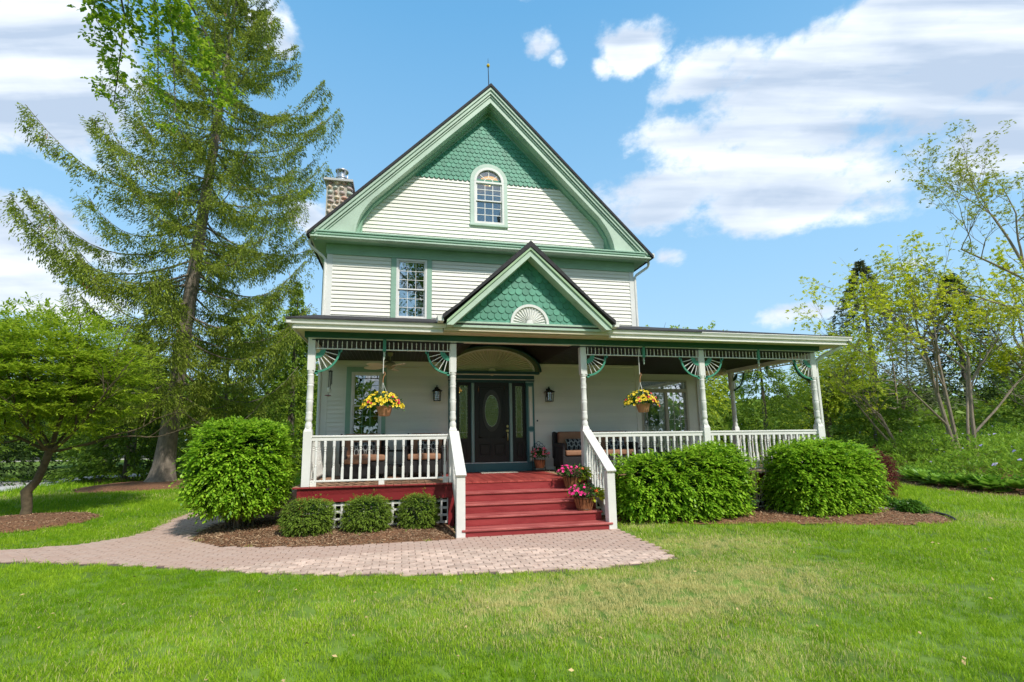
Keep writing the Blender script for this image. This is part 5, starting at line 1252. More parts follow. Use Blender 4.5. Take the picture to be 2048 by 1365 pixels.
def tips_leaves(tips, n, s, K, twig, leaf, m_, t, lw=.5, name='crown', droop=.3, up=.2, spread=.8):
    T_ = np.array([tuple(q) for q in tips]); idx = rng.integers(0, len(T_), n); P = T_[idx]+rng.normal(0, s, (n,3)); A = unit(rng.normal(size=(n,3))+np.array([0,0,up]))
    P2, D2, N2, L2 = sprigs(P, A, K, twig, leaf, droop, spread); return leaves(name, P2, D2, N2+UP*.4, L2, L2*lw, m_, t)
def woods(name, label, x0, x1, y0, y1, h, n, m_, leaf, seed):
    x = rng.uniform(x0,x1,n); y = rng.uniform(y0,y1,n); top = h*(.8+.22*vnoise(np.column_stack([x,y*.3,x*0]),.35,seed)+.10*vnoise(np.column_stack([x,y,x*0]),1.1,seed+1)); z = top*rng.random(n)**.75
    P = np.column_stack([x,y,z]); d = unit(rng.normal(size=P.shape)); return tag(leaves(name, P, d, UP+rng.normal(0,.8,P.shape), rng.uniform(.6,1.3,n)*leaf, leaf*.6, m_), label, 'woods', kind='stuff')
# 1. small spreading tree at the left, crooked trunk
magl = leafmat('glossy_tree_leaf', [(.08,.18,.008,1),(.16,.32,.012,1),(.27,.46,.02,1),(.50,.66,.05,1)], .35, .45, .3, 1.2)
t = thing('spreading_tree', 'small spreading broadleaf tree with crooked forked trunk in its own mulch ring at left', 'tree', (-10.15,3.75,0)); rnd = random.Random(12)
mb = MB(); tips = []
tr = [(-10.2,3.75,.0),(-10.18,3.75,.25),(-10.22,3.72,.62),(-10.05,3.74,.85),(-9.93,3.76,1.3),(-9.88,3.78,1.62)]
mb.tube(tr, [.118,.098,.112,.086,.078,.082], 10)
top = Vector(tr[-1])
for d, L_, r_ in (((-.45,.1,.9),1.4,.055),((.15,.0,1),1.5,.06),((.75,-.25,.75),1.5,.045),((-.2,-.6,.8),1.3,.04),((.2,.6,.8),1.3,.04),((-.9,-.1,.5),1.6,.04),((1,.25,.35),1.4,.035)):
    grow(mb, top-Vector((0,0,.1)), Vector(d), L_, r_, 3, tips, rnd, 3, .75, .70, .02, .16)
mb.obj('trunk', mat('dark_mossy_bark', (.11,.085,.05,1), .9, .4, 9, .9, 30), t, smooth=True)
def layered(c, r3, n, layers, seed):
    P, d = shell_pts(c, r3, n, 2.0, seed=seed, lo=.25, hi=1.02, amp=.13); z = (P[:,2]-c[2])/r3[2]
    q = np.round(z*layers)/layers; P[:,2] = c[2]+r3[2]*(q*.5+z*.5)+rng.normal(0,.05,n); return P, d
P, d = layered((-10.15,3.75,3.34), (2.12,2.0,1.72), 8600, 4.0, 31); keep = ~((P[:,2] < 2.1) & (np.hypot(P[:,0]+9.9,P[:,1]-3.75) < .7)) & (P[:,2] > 1.62); P, d = P[keep], d[keep]
A = unit(d*np.array([1,1,.25])+rng.normal(0,.3,d.shape)+np.array([0,0,.2])); P2, D2, N2, L2 = sprigs(P, A, 7, .18, .105, .12, .95); leaves('crown', P2, D2, N2+UP*.8, L2, L2*.36, magl, t)
# 2. the tall spruce
sprl = leafmat('spruce_needles', [(.06,.085,.018,1),(.125,.18,.024,1),(.22,.32,.03,1),(.38,.48,.05,1)], .55, .38, .3, .9)
t = thing('spruce_tree', 'very tall open spruce with drooping branches and pale flared trunk', 'tree', (-10.9,12,0)); rnd = random.Random(5)
mb = MB(); mb.tube([(-10.95,12,0),(-10.93,12,.25),(-10.9,12,.7),(-10.85,12,1.6),(-10.75,12,3.2),(-10.6,12,6),(-10.3,12,11),(-10.0,12,16),(-9.7,12,21),(-9.6,12,25)], [.66,.50,.40,.34,.30,.27,.22,.16,.09,.02], 18)
SP, SD, SN, SL = [], [], [], []; coneP = []
nb = 116
for i in range(nb):
    z = 3.1+21.2*(i/nb)**.95+rnd.uniform(-.35,.35); a = i*2.399963+rnd.uniform(-.35,.35); f = (z-2.9)/22
    R_ = min(5.0, (24.4-z)*.56+.1)*(1+.16*math.sin(z*1.9+a*1.3))*rnd.uniform(.68,1.08)+.35
    if z < 4.5: R_ *= .62
    if math.cos(a) < -.5 and 8 < z < 12.5: R_ *= 1.12
    if math.cos(a) < -.2 and z > 14.5: R_ *= .72
    tx = -10.9+.052*z; dirv = np.array([math.cos(a), math.sin(a)]); n = 9; pts = []
    sag = rnd.uniform(.25,.42)*(1-.75*f); lift = .16+.38*f
    for k in range(n+1):
        u = k/n; zz = z+R_*(lift*u*.6-sag*math.sin(u*PI*.8)*1.0+ .20*u**3.0*1.1); pts.append(np.array([tx+dirv[0]*R_*u, 12+dirv[1]*R_*u, zz]))
    mb.tube([tuple(p) for p in pts], [max(.012,.06*(1-f*.5)*(1-k/n)) for k in range(n+1)], 5)
    pa = np.array(pts); m_n = int(3600*R_/5.0+450); u = .10+.90*rng.random(m_n)**.85; kf = u*n; k0 = np.minimum(kf.astype(int), n-1); fr = (kf-k0)[:,None]; base = pa[k0]*(1-fr)+pa[k0+1]*fr
    side = np.array([-dirv[1], dirv[0], 0]); fw = np.array([dirv[0], dirv[1], 0]); wd = (.16+.72*np.sin(np.clip(u,0,1)*PI*.88)*min(1,R_/4.5))*(1-.25*f); s = rng.uniform(-1,1,m_n)
    s = np.round(s*3)/3+rng.normal(0,.07,m_n)
    clump = (vnoise(np.column_stack([u*R_*2.2, s*2, np.full(m_n, i)]), 2.3, 9) > -.30)
    hang = rng.random(m_n)**1.8*(.75*(1-.6*f))*np.where(vnoise(np.column_stack([u*R_*1.5, s, np.full(m_n, i*1.7)]), 3, 4) > .1, 1.35, .45)
    P = base+side*(s*wd)[:,None]+fw*(np.abs(s)*.18)[:,None]; P[:,2] -= (np.abs(s)**1.4)*.22+hang
    D = side*(np.sign(s)*.45)[:,None]+fw*.35+np.array([0,0,-1])*(.25+hang*1.8)[:,None]+rng.normal(0,.28,(m_n,3))
    P, D = P[clump], D[clump]; SP.append(P); SD.append(D); SL.append(rng.uniform(.07,.19,len(P)))
    if i % 2 == 0 and z > 4: q = pa[-2]; coneP.append(q+rng.normal(0,.12,(5,3))-[0,0,.15])
mb.obj('trunk', sprucebark, t, smooth=True)
P = np.concatenate(SP); D = np.concatenate(SD); L_ = np.concatenate(SL); leaves('crown', P, D, UP+rng.normal(0,.6,P.shape), L_, .040, sprl, t, .1, .5)
P = np.concatenate(coneP); D = np.tile([0,0,-1.],(len(P),1))+rng.normal(0,.1,P.shape)
Vq, Fq = leaf_geo(P, D, rng.normal(size=P.shape), .14, .045, .3, .4); tag(link('cones', fast_mesh('cones', Vq-np.array(WORLD[t.name]), Fq, mat('spruce_cone', (.30,.14,.07,1), .8, .2)), None, t, WORLD[t.name]), kind='stuff')
# 3. generic conifers and broadleaf trees of the background
def conifer(label, x, y, h, r_, n, m_, group=None, leaf=.2, taper=.9, droop=.5, seed=0, z0=.0, name='conifer', bare=0, cat='tree'):
    t = thing(name, label, cat, (x,y,0), group); MB().tube([(x,y,0),(x,y,h*.5),(x,y,h*.99)], [h*.018+.03,h*.012+.02,.01], 7).obj('trunk', bark, t)
    u = rng.random(n)**.75; z = z0+(h-z0)*(1-u) if False else z0+(h-z0)*rng.random(n)**1.25; f = (z-z0)/(h-z0); nl = max(7, int(h*1.6)); fl = np.round(f*nl)/nl*.6+f*.4
    a = rng.uniform(0,2*PI,n); arms = np.round(a/(2*PI)*9+np.floor(f*nl)*.37)/9*2*PI-np.floor(f*nl)*.37/9*2*PI; a = arms*.6+a*.4
    rad = r_*(1-fl)**taper*(.9+.18*np.sin(a*3+f*20+seed))*rng.uniform(.25,1.05,n)**.6+.04
    P = np.column_stack([x+rad*np.cos(a), y+rad*np.sin(a), z0+(h-z0)*(f*.45+fl*.55)-rad*.22+rng.normal(0,.06,n)])
    D = np.column_stack([np.cos(a), np.sin(a), np.full(n,-droop)])+rng.normal(0,.4,(n,3))
    leaves('crown', P, D, UP+rng.normal(0,.5,(n,3)), rng.uniform(.6,1.3,n)*leaf, leaf*.34, m_, t, .1, .5); return t
def broadleaf(label, x, y, h, r3, n, m_, group=None, leaf=.13, zc=None, seed=0, K=6, name='broadleaf_tree', open_=.3, bk=None, cat='tree'):
    t = thing(name, label, cat, (x,y,0), group); rnd = random.Random(seed); mb = MB(); tips = []
    zc = zc or h-r3[2]; mb.tube([(x,y,0),(x+.1,y,zc*.5),(x,y,zc-r3[2]*.3)], [h*.02+.05,h*.016+.04,h*.012+.03], 8)
    for k in range(5): grow(mb, (x,y,max(.4,zc-r3[2]*(.3+.1*k))), (math.cos(k*1.3+seed),math.sin(k*1.3+seed),1.0), r3[2]*.8, h*.009+.02, 2, tips, rnd, 3, .6, .7)
    mb.obj('trunk', bk or bark, t, smooth=True)
    # several overlapping leaf clouds of different size
    nl = 11; Ps, ds = [], []
    for k in range(nl):
        a = rnd.uniform(0,2*PI); rr = rnd.uniform(.25,.75); zz = rnd.uniform(-.7,.75); c = (x+math.cos(a)*r3[0]*rr*(1-.35*abs(zz)), y+math.sin(a)*r3[1]*rr, zc+zz*r3[2]); q = rnd.uniform(.30,.52)
        P, d = shell_pts(c, np.array(r3)*q, n//nl, 2, seed=seed+k, lo=.2, hi=1.05, amp=.14); Ps.append(P); ds.append(d)
    P = np.concatenate(Ps); d = np.concatenate(ds); k = P[:,2] > .15; P, d = P[k], d[k]
    A = unit(d+rng.normal(0,.5,d.shape)); P2, D2, N2, L2 = sprigs(P, A, K, leaf*1.6, leaf, .3, .85); leaves('crown', P2, D2, N2+UP*.4, L2, L2*.5, m_, t); return t
dkcon = leafmat('dark_conifer_needles', [(.022,.045,.012,1),(.045,.085,.018,1),(.08,.14,.025,1)], .6, .15, .35, .8)
mdcon = leafmat('arborvitae_sprays', [(.06,.12,.012,1),(.125,.22,.02,1),(.22,.35,.03,1)], .55, .25, .35, .9)
litecon = leafmat('fresh_conifer_needles', [(.08,.15,.016,1),(.16,.28,.022,1),(.26,.41,.03,1),(.38,.52,.05,1)], .5, .3, .35, 1.1)
brightl = leafmat('fresh_yellow_green_leaf', [(.20,.31,.018,1),(.32,.45,.025,1),(.45,.57,.035,1),(.56,.64,.06,1)], .45, .4, .3, .9)
midl = leafmat('mid_green_leaf', [(.08,.16,.018,1),(.15,.26,.025,1),(.24,.37,.035,1)], .45, .35, .35, .7)
gl_ = 'trees beyond the left lawn'; gr_ = 'trees beyond the right lawn'
conifer('broad low dark evergreen whose skirts touch the ground left of the spruce trunk', -13.5, 14.6, 4.6, 2.5, 15000, mdcon, gl_, .2, .45, .5, 1, .25)
conifer('dark evergreen at the left edge behind the spreading tree', -19.0, 15.2, 7.2, 2.6, 12000, dkcon, gl_, .22, .6, .4, 2, .2)
conifer('dark evergreen directly behind the spruce trunk', -16.6, 21.5, 8.0, 2.7, 12000, dkcon, gl_, .25, .6, .4, 3, .2)
conifer('tall mid green arborvitae between the spruce trunk and the left porch shrub', -11.2, 19.2, 8.6, 2.5, 17000, mdcon, gl_, .22, .55, .5, 4, .2)
conifer('mid green arborvitae touching the left house corner', -7.4, 17.6, 8.6, 2.4, 16000, mdcon, gl_, .22, .5, .5, 5, .2)
conifer('slim fresh green conifer showing above the porch roof at left', -8.6, 23.5, 12.2, 2.2, 9000, litecon, gl_, .26, .9, .3, 6, .2)
broadleaf('bright yellow green tree at the far left edge', -27, 24, 10.2, (4.2,3,3.6), 2600, brightl, gl_, .2, 6.0, 7)
broadleaf('fresh green tree between the spruce and the house, far back', -11.5, 30, 12.0, (4.5,3.5,5), 3000, brightl, gl_, .24, 7, 8)
broadleaf('mid green tree behind the spreading tree crown', -21, 27, 9.8, (4.5,3,4.4), 2600, midl, gl_, .24, 5, 9)
broadleaf('mid green tree far left beyond the drive', -34, 31, 11.5, (6,4,5), 2600, midl, gl_, .28, 6, 10)
broadleaf('loose green tree behind the left house corner', -4.2, 31, 11.0, (4.5,3,5), 2200, midl, gl_, .28, 6, 19)
conifer('low dark evergreen at the foot of the bright left tree', -23.5, 18.5, 4.6, 2.5, 8000, dkcon, gl_, .24, .5, .5, 11, .15)
# right-hand trees
conifer('fresh green conifer framed between the two right porch posts', 15.6, 10.2, 6.0, 2.1, 13000, litecon, gr_, .17, .55, .5, 12, .2)
conifer('fresh green conifer just right of the sliding door column', 11.7, 10.6, 5.3, 1.8, 11000, litecon, gr_, .17, .6, .5, 13, .2)
conifer('low dark conifer behind the right porch post', 21.2, 9.6, 3.9, 2.6, 12000, mdcon, gr_, .17, .5, .4, 14, .1)
broadleaf('light yellow green tree seen through the porch', 16.8, 19, 8.2, (4,3,3.4), 2800, brightl, gr_, .2, 5, 15)
broadleaf('pale young green tree close behind the right porch post', 23.6, 14.5, 7.4, (3.2,2.6,3.0), 2600, brightl, gr_, .17, 4.4, 16)
conifer('pointed grey green spruce standing above the others right of the porch roof', 31.7, 18, 14.2, 6.2, 17000, leafmat('grey_spruce_needles', [(.09,.11,.055,1),(.15,.18,.08,1),(.23,.26,.12,1)], .6, .15), gr_, .30, .9, .3, 17, 1.0)
conifer('dark spruce with a dense dark top behind the yellow leaved tree', 39.3, 17.5, 13.4, 3.6, 8000, dkcon, gr_, .36, .75, .3, 18, 4.5)
broadleaf('green thicket tree behind the multi stemmed tree, left part', 29, 16, 5.6, (5,3,2.7), 2600, midl, gr_, .2, 2.9, 20)
broadleaf('green thicket tree behind the multi stemmed tree, right part', 34, 9, 5.8, (5,3,2.8), 2600, midl, gr_, .2, 3.0, 21)
broadleaf('green thicket tree at the right picture edge', 39, 5, 6.4, (5,3.2,3.0), 2400, midl, gr_, .22, 3.4, 22)
broadleaf('distant pale green tree on the right', 46, 19, 8.2, (6,4,4), 2200, brightl, gr_, .28, 4.3, 23)
broadleaf('far mid green tree behind the pointed spruce', 37, 26, 8, (6,4,4), 2200, midl, gr_, .3, 4.0, 24)
broadleaf('far mid green tree behind the house at right', 24, 30, 8.2, (6,4,4), 2200, midl, gr_, .3, 4.2, 25)
# dead spire with bare twigs
def bare_tree(label, x, y, h, n=60, lean=0, seed=0, r0=.12):
    t = thing('bare_tree', label, 'tree', (x,y,0), 'nearly leafless trunks among the right trees'); rnd = random.Random(seed); mb = MB(); P = [(x+lean*u*h, y, h*u) for u in (0,.3,.6,1)]
    mb.tube(P, [r0,r0*.75,r0*.5,.015], 6)
    for i in range(n):
        z = h*rnd.uniform(.3,.98); a = rnd.uniform(0,6.28); L_ = (1-z/h)*1.8+.35; limb(mb, (x+lean*z,y,z), (math.cos(a),math.sin(a),rnd.uniform(-.1,.5)), L_, .02, .006, 3, .2, .03, 3, rnd)
    mb.obj('trunk', greybark, t); return t
bare_tree('bare grey spire sticking up behind the yellow leaved tree', 36.4, 17, 13.8, 90, 0, 1)
bare_tree('bare leaning trunk at the right edge of the thicket', 30.5, 8.6, 9.5, 70, -.04, 2, .1)
bare_tree('bare thin trunk in front of the green thicket', 27.0, 13, 8.5, 70, .03, 3, .09)
# multi-stem yellow-green tree in front of the thicket
yll = leafmat('yellow_green_young_leaf', [(.40,.48,.02,1),(.54,.61,.03,1),(.66,.70,.05,1)], .45, .4, .2, 2)
def stemmy(label, cat, x, y, stems_, depth, n, m_, leafs, seed, s=.16, bk=greybark, group=None, name='multi_stem_tree', K=6, kids=3, ang=.62, ratio=.72, twig=.12, skip=1):
    t = thing(name, label, cat, (x,y,0), group); rnd = random.Random(seed); mb = MB(); tips = []
    for (b, e, r0, L_) in stems_:
        b = Vector(b); e = Vector(e); mid = b.lerp(e,.5)+Vector((rnd.uniform(-.1,.1),0,0)); mb.tube([b, mid, e], [r0, r0*.8, r0*.62], 8); d = (e-mid).normalized()
        for k in range(3): grow(mb, b.lerp(e, .72+.14*k), (d+Vector((rnd.uniform(-1,1),rnd.uniform(-1,1),rnd.uniform(-.1,.3)))*.7).normalized(), L_*rnd.uniform(.8,1.1), r0*.45, depth, tips, rnd, kids, ang, ratio, .012, .13)
    mb.obj('trunk', bk, t, smooth=True); T2 = tips[::skip]; tips_leaves(T2, n, s, K, twig, leafs, m_, t, .55, up=.5); return t
stemmy('multi stemmed tree with sparse yellow green young leaves in front of the right thicket', 'tree', 19.6, 5.2,
       [((19.95,5.2,0),(19.05,5.2,4.4),.088,2.5),((20.1,5.25,0),(19.85,5.4,4.8),.078,2.5),((20.45,5.0,0),(20.85,5.0,4.7),.078,2.5),((19.6,5.2,1.9),(17.5,5.0,3.5),.045,2.1),((20.5,5.0,1.6),(22.6,4.7,3.5),.045,2.1),((20.3,5.2,0),(21.9,5.8,4.2),.06,2.2)], 3, 2900, yll, .12, 41, .15)
stemmy('small leaning grey tree with tangled bare twigs right of the porch', 'tree', 18.9, 7.6,
       [((20.9,8.0,0),(19.7,8.0,2.5),.085,1.5),((20.4,8.0,.9),(18.6,8.0,2.9),.05,1.3)], 3, 500, yll, .10, 42, .12)
stemmy('tall fine limbed tree with tiny new leaves at the right picture edge', 'tree', 25.8, 3.4,
       [((24.6,4.0,0),(23.0,4.0,8.6),.10,2.2),((23.3,4.0,7.6),(20.2,4.2,8.9),.045,1.9),((23.6,4.0,6.2),(20.2,4.0,6.9),.04,2.0),((23.0,4.0,8.4),(22.3,4.3,10.6),.055,2.0)], 3, 2300, leafmat('tiny_olive_leaf', [(.18,.22,.02,1),(.30,.36,.03,1),(.42,.48,.05,1)], .5, .35), .10, 43, .12, group=gr_, name='fine_limbed_tree', K=4)
stemmy('yellow green leaved tree at the right edge below the fine limbed tree', 'tree', 25.6, 5.2,
       [((25.6,5.2,0),(24.9,5.2,4.4),.12,2.3),((25.7,5.2,0),(26.5,5.0,4.6),.10,2.3),((25.6,5.2,0),(24.0,4.8,2.6),.07,1.8)], 3, 2200, yll, .13, 44, .14, group=gr_)
# big maple left of the photographer: only its hanging limb reaches the picture
mapl = leafmat('maple_leaf', [(.08,.22,.012,1),(.14,.33,.015,1),(.24,.45,.02,1),(.40,.55,.04,1)], .45, .45, .2, 1.5)
t = thing('maple_tree', 'maple with fresh green leaves whose limb hangs into the top left of the sky', 'tree', (-11.5,-4.5,0)); rnd = random.Random(8); mb = MB(); tips = []
mb.tube([(-11.5,-4.5,0),(-11.4,-4.4,3),(-11.2,-4.0,6.5)], [.42,.32,.26], 12)
for a in range(7): grow(mb, (-11.3,-4.2,4.8+a*.4), (math.cos(a*.9+2.2),math.sin(a*.9+2.2),1.1), 3.2, .13, 2, tips, rnd, 3, .55, .72)
hang = []
lp = [Vector((-11.2,-4.0,6.5)),Vector((-9.8,-2.2,10.2)),Vector((-8.2,-.2,12.4)),Vector((-7.0,1.2,12.6))]; mb.tube(lp, [.20,.14,.09,.06], 8)
for p0, p1 in (((-7.9,.2,12.5),(-8.4,2.0,9.6)),((-7.4,.8,12.6),(-7.6,2.2,10.2)),((-7.0,1.2,12.6),(-6.3,2.4,10.3)),((-7.2,1.0,12.6),(-7.1,2.0,9.7)),((-8.2,-.2,12.4),(-8.7,1.4,11.0)),((-7.6,.6,12.5),(-6.8,1.6,11.4)),((-7.8,.4,12.5),(-8.0,1.4,11.4))):
    p0, p1 = Vector(p0), Vector(p1); mid = p0.lerp(p1,.5)+Vector((rnd.uniform(-.2,.2),.25,.35)); mb.tube([p0,mid,p1],[.035,.02,.008],5)
    for k in range(9):
        q = p0.lerp(p1,.25+.75*k/8); q = q+Vector((rnd.uniform(-.12,.12),rnd.uniform(-.1,.1),.25*math.sin(PI*k/8))); pp, _ = limb(mb, q, (rnd.uniform(-1,1),rnd.uniform(-1,1),rnd.uniform(-1,.1)), rnd.uniform(.35,.7), .010, .003, 3, .2, -.1, 3, rnd); hang += [pp[-1], pp[-2], pp[-3]]
mb.obj('trunk', bark, t, smooth=True)
tips_leaves([q for q in tips if q.x < -11.6 or q.z < 3], 5200, .40, 6, .2, .13, mapl, t, .8, 'crown'); tips_leaves(hang, 760, .11, 5, .14, .10, mapl, t, .75, 'hanging_leaves', .5, -.2)
# trees behind the photographer, mirrored in the panes
ORD = ['leftmost','second from the left','third from the left','fourth from the left','fifth from the left','sixth from the left','seventh from the left','eighth from the left','ninth from the left','tenth from the left','rightmost']
for i, (x, y, h, w_) in enumerate(((-36,-22,13,6),(-26,-34,14,6),(-12,-34,19,7),(3.5,-36,30,8),(14,-36,20,7),(27,-38,14,6),(40,-30,12,6))):
    broadleaf('green tree behind the photographer mirrored in the windows, %s of seven' % ORD[i], x, y, h, (w_,w_*.7,h*.36), 3400 if h > 22 else 1100, midl, 'trees behind the photographer', .38 if h > 22 else .5, h*.62, 60+i, 5)
# --- perennials and hostas along the right bed
per = leafmat('perennial_leaf', [(.11,.24,.02,1),(.20,.38,.03,1),(.32,.50,.05,1)], .45, .4, .3, 1.2)
def bank(n, poly, zlo, zhi, lim):
    lo, hi = lim; Q = np.column_stack([rng.uniform(lo[0],hi[0],n), rng.uniform(lo[1],hi[1],n)]); Q = Q[inside(Q, poly)]; d = edge_dist(Q, poly); k = d > .75; return Q[k], d[k]
Q, d = bank(26000, BEDB, 0, 1, ((14,-4),(32,13))); hgt = np.clip((d-.7)*.6+.4,.35,1.5)*(1+.3*vnoise(np.column_stack([Q,Q[:,0]*0]),1.3,5)); P = np.column_stack([Q, .05+hgt*rng.random(len(Q))**.6])
P2, D2, N2, L2 = sprigs(P, unit(rng.normal(0,.5,P.shape)+UP), 5, .12, .15, .2, .8); tag(leaves('perennials', P2, D2, N2, L2, L2*.28, per), 'tall mixed green perennials growing under the trees in the right bed', 'perennials', kind='stuff')
k = rng.random(len(P)) < .012; Pb = P[k]+UP*.25; Vq, Fq = leaf_geo(Pb, unit(rng.normal(size=Pb.shape)), UP+rng.normal(0,.4,Pb.shape), .13, .12, .2, .5); tag(link('phlox_flowers', fast_mesh('phlox_flowers', Vq, Fq, mat('lilac_petal', (.42,.36,.62,1), .6))), 'pale lilac flowers scattered among the right perennials', 'flowers', kind='stuff')
hostam = leafmat('hosta_leaf', [(.10,.24,.02,1),(.17,.36,.035,1),(.28,.48,.06,1)], .35, .3, .3, 3)
def hosta_mesh(seed, r_=.42):
    g_ = np.random.default_rng(seed); n = 46; a = g_.uniform(0,2*PI,n); t_ = g_.random(n); V, F = [], []
    for i in range(n):
        c, s = math.cos(a[i]), math.sin(a[i]); L_ = r_*(.45+.75*t_[i]); el = 1.15-.9*t_[i]; w = .085+.03*g_.random(); k = len(V); pts = []
        for u, ww in ((.25,.25),(.5,.9),(.75,.85),(1,.0)):
            rr = L_*u*math.cos(el*(1-u*.6)); zz = L_*u*math.sin(el)-.22*L_*u*u*(.3+t_[i]); 
            for sg in (-1, 1): pts.append((c*rr-s*sg*w*ww, s*rr+c*sg*w*ww, max(.02,zz+.03*(1-ww))))
        V += pts; F += [(k,k+1,k+3,k+2),(k+2,k+3,k+5,k+4),(k+4,k+5,k+7,k+6)]
    return fast_mesh('leaf_clump', np.array(V), np.array(F), hostam)
hm = [hosta_mesh(s) for s in range(4)]
hp = [(16.2,4.25),(15.7,3.6),(15.3,2.95),(14.95,2.3),(14.8,1.65),(14.78,1.0),(14.98,.45),(15.25,-.05),(15.55,-.55),(15.9,-1.1),(16.9,5.0)]
for i, (x, y) in enumerate(hp):
    t = thing('hosta', 'green hosta in the row edging the right bed, %s in order of distance' % ('farthest','second farthest','third farthest','fourth farthest','fifth farthest','sixth farthest','seventh farthest','eighth farthest','ninth farthest','nearest','behind the farthest')[i], 'hosta', (x,y,.04), 'hostas edging the right bed'); link('leaf_clump', hm[i % 4], None, t, (x,y,.04), (0,0,i*1.3), (1.3,1.3,1.9+.2*(i % 3)))
Q = np.column_stack([rng.uniform(14,17,1500), rng.uniform(-1.5,5.5,1500)]); Q = Q[inside(Q, BEDB)]; d = edge_dist(Q, BEDB); Q = Q[(d > .5) & (d < 1.2)]; P = np.column_stack([Q, rng.uniform(.06,.42,len(Q))])
P2, D2, N2, L2 = sprigs(P, unit(rng.normal(0,.6,P.shape)+UP), 4, .06, .16, .5, .9); tag(leaves('bed_plants', P2, D2, N2, L2, L2*.5, hostam), 'leafy ground cover filling in between the hostas', 'ground cover', kind='stuff')

# --- grass: one tuft scattered over the lawn by geometry nodes
def tuft_mesh(nb=30, R_=.075, seed=3):
    g_ = np.random.default_rng(seed); r_ = R_*np.sqrt(g_.random(nb)); a = g_.uniform(0,2*PI,nb); V, F = [], []
    for i in range(nb):
        x, y = r_[i]*math.cos(a[i]), r_[i]*math.sin(a[i]); h = g_.uniform(.022,.050); le = g_.uniform(0,.035); b = g_.uniform(0,2*PI); w = g_.uniform(.0016,.0028); c, s = math.cos(b), math.sin(b); q = g_.uniform(0,2*PI); wx, wy = math.cos(q)*w, math.sin(q)*w; k = len(V)
        V += [(x-wx,y-wy,-.004),(x+wx,y+wy,-.004),(x+c*le*.35+wx*.8,y+s*le*.35+wy*.8,h*.6),(x+c*le*.35-wx*.8,y+s*le*.35-wy*.8,h*.6),(x+c*le,y+s*le,h),(x+c*le+.0002,y+s*le,h)]
        F += [(k,k+1,k+2,k+3),(k+3,k+2,k+5,k+4)]
    return V, F
def grassmat():
    m_ = bpy.data.materials.new('grass_blade'); m_.use_nodes = True; nt = m_.node_tree; N = nt.nodes; L = nt.links; b = N['Principled BSDF']; b.inputs['Roughness'].default_value = .5; b.inputs['Specular IOR Level'].default_value = .12
    geo = N.new('ShaderNodeNewGeometry'); rp = N.new('ShaderNodeValToRGB'); cols = [(.095,.26,.003,1),(.18,.40,.005,1),(.29,.52,.010,1),(.45,.62,.04,1)]
    els = rp.color_ramp.elements
    for i, c in enumerate(cols): e = els[i] if i < 2 else els.new(0); e.position = i/3; e.color = c
    oi = N.new('ShaderNodeObjectInfo'); ad = N.new('ShaderNodeMath'); ad.operation = 'MULTIPLY_ADD'; L.new(geo.outputs['Random Per Island'], ad.inputs[0]); ad.inputs[1].default_value = .55
    at = N.new('ShaderNodeAttribute'); at.attribute_type = 'INSTANCER'; at.attribute_name = 'tone'; L.new(at.outputs['Fac'], ad.inputs[2]); L.new(ad.outputs[0], rp.inputs[0])
    dr_ = N.new('ShaderNodeAttribute'); dr_.attribute_type = 'INSTANCER'; dr_.attribute_name = 'dry'
    th = N.new('ShaderNodeMath'); th.operation = 'LESS_THAN'; L.new(geo.outputs['Random Per Island'], th.inputs[0]); L.new(dr_.outputs['Fac'], th.inputs[1])
    mx = N.new('ShaderNodeMix'); mx.data_type = 'RGBA'; L.new(th.outputs[0], mx.inputs[0]); L.new(rp.outputs[0], mx.inputs[6]); mx.inputs[7].default_value = (.68,.62,.26,1)
    L.new(mx.outputs[2], b.inputs['Base Color'])
    tr = N.new('ShaderNodeBsdfTranslucent'); L.new(mx.outputs[2], tr.inputs[0]); ms = N.new('ShaderNodeMixShader'); ms.inputs[0].default_value = .35; L.new(b.outputs[0], ms.inputs[1]); L.new(tr.outputs[0], ms.inputs[2]); L.new(ms.outputs[0], N['Material Output'].inputs[0]); return m_
gm = grassmat()
def scatter_zone(rmin, rmax, dens, amin=-44, amax=70):
    A = (R(amax)-R(amin))/2*(rmax**2-rmin**2); n = int(A*dens); r_ = np.sqrt(rng.uniform(rmin**2, rmax**2, n)); a = rng.uniform(R(amin), R(amax), n); return np.column_stack([CAM['p'][0]+r_*np.sin(a), CAM['p'][1]+r_*np.cos(a)]), r_
Z = [scatter_zone(2.6,5.5,230), scatter_zone(5.5,9,170), scatter_zone(9,14,95), scatter_zone(14,22,38), scatter_zone(22,34,9)]
Q = np.concatenate([z[0] for z in Z]); rr = np.concatenate([z[1] for z in Z])
bad = np.zeros(len(Q), bool)
for poly, mgn in ((PATH,.02),(BEDL,0),(BEDR,.0),(BEDM,0),(BEDS,0),(BEDB,0),(DRIVE,0),(DRIVE2,0),([(-3.6,-.05),(8.6,-.05),(8.6,14),(-3.6,14)],0),([(-.66,-1.2),(2.43,-1.2),(2.43,0),(-.66,0)],0)): bad |= inside(Q, poly)
Q, rr = Q[~bad], rr[~bad]; P3 = np.column_stack([Q, np.zeros(len(Q))])
dry = np.clip(.05+.15*vnoise(P3*[1,1,0],.9,7),0,1)
for cx_, cy_, sx, sy, k_ in ((.8,-4.6,1.6,.75,1.7),(2.6,-4.3,1.3,.5,.9),(3.4,-2.7,1.2,.7,.7),(2.9,-.9,.5,.35,.40),(1.2,-6.2,1.2,.6,.35),(3.5,-5.2,1.3,.5,.22),(9.8,-2.2,.8,.7,.4)): dry = dry+k_*np.exp(-((Q[:,0]-cx_)/sx)**2-((Q[:,1]-cy_)/sy)**2)*(1+.5*vnoise(P3*[1,1,0],5,2))
dry = dry+.30*np.exp(-edge_dist(Q, PATH)/.07)*(Q[:,1] > -1.1)
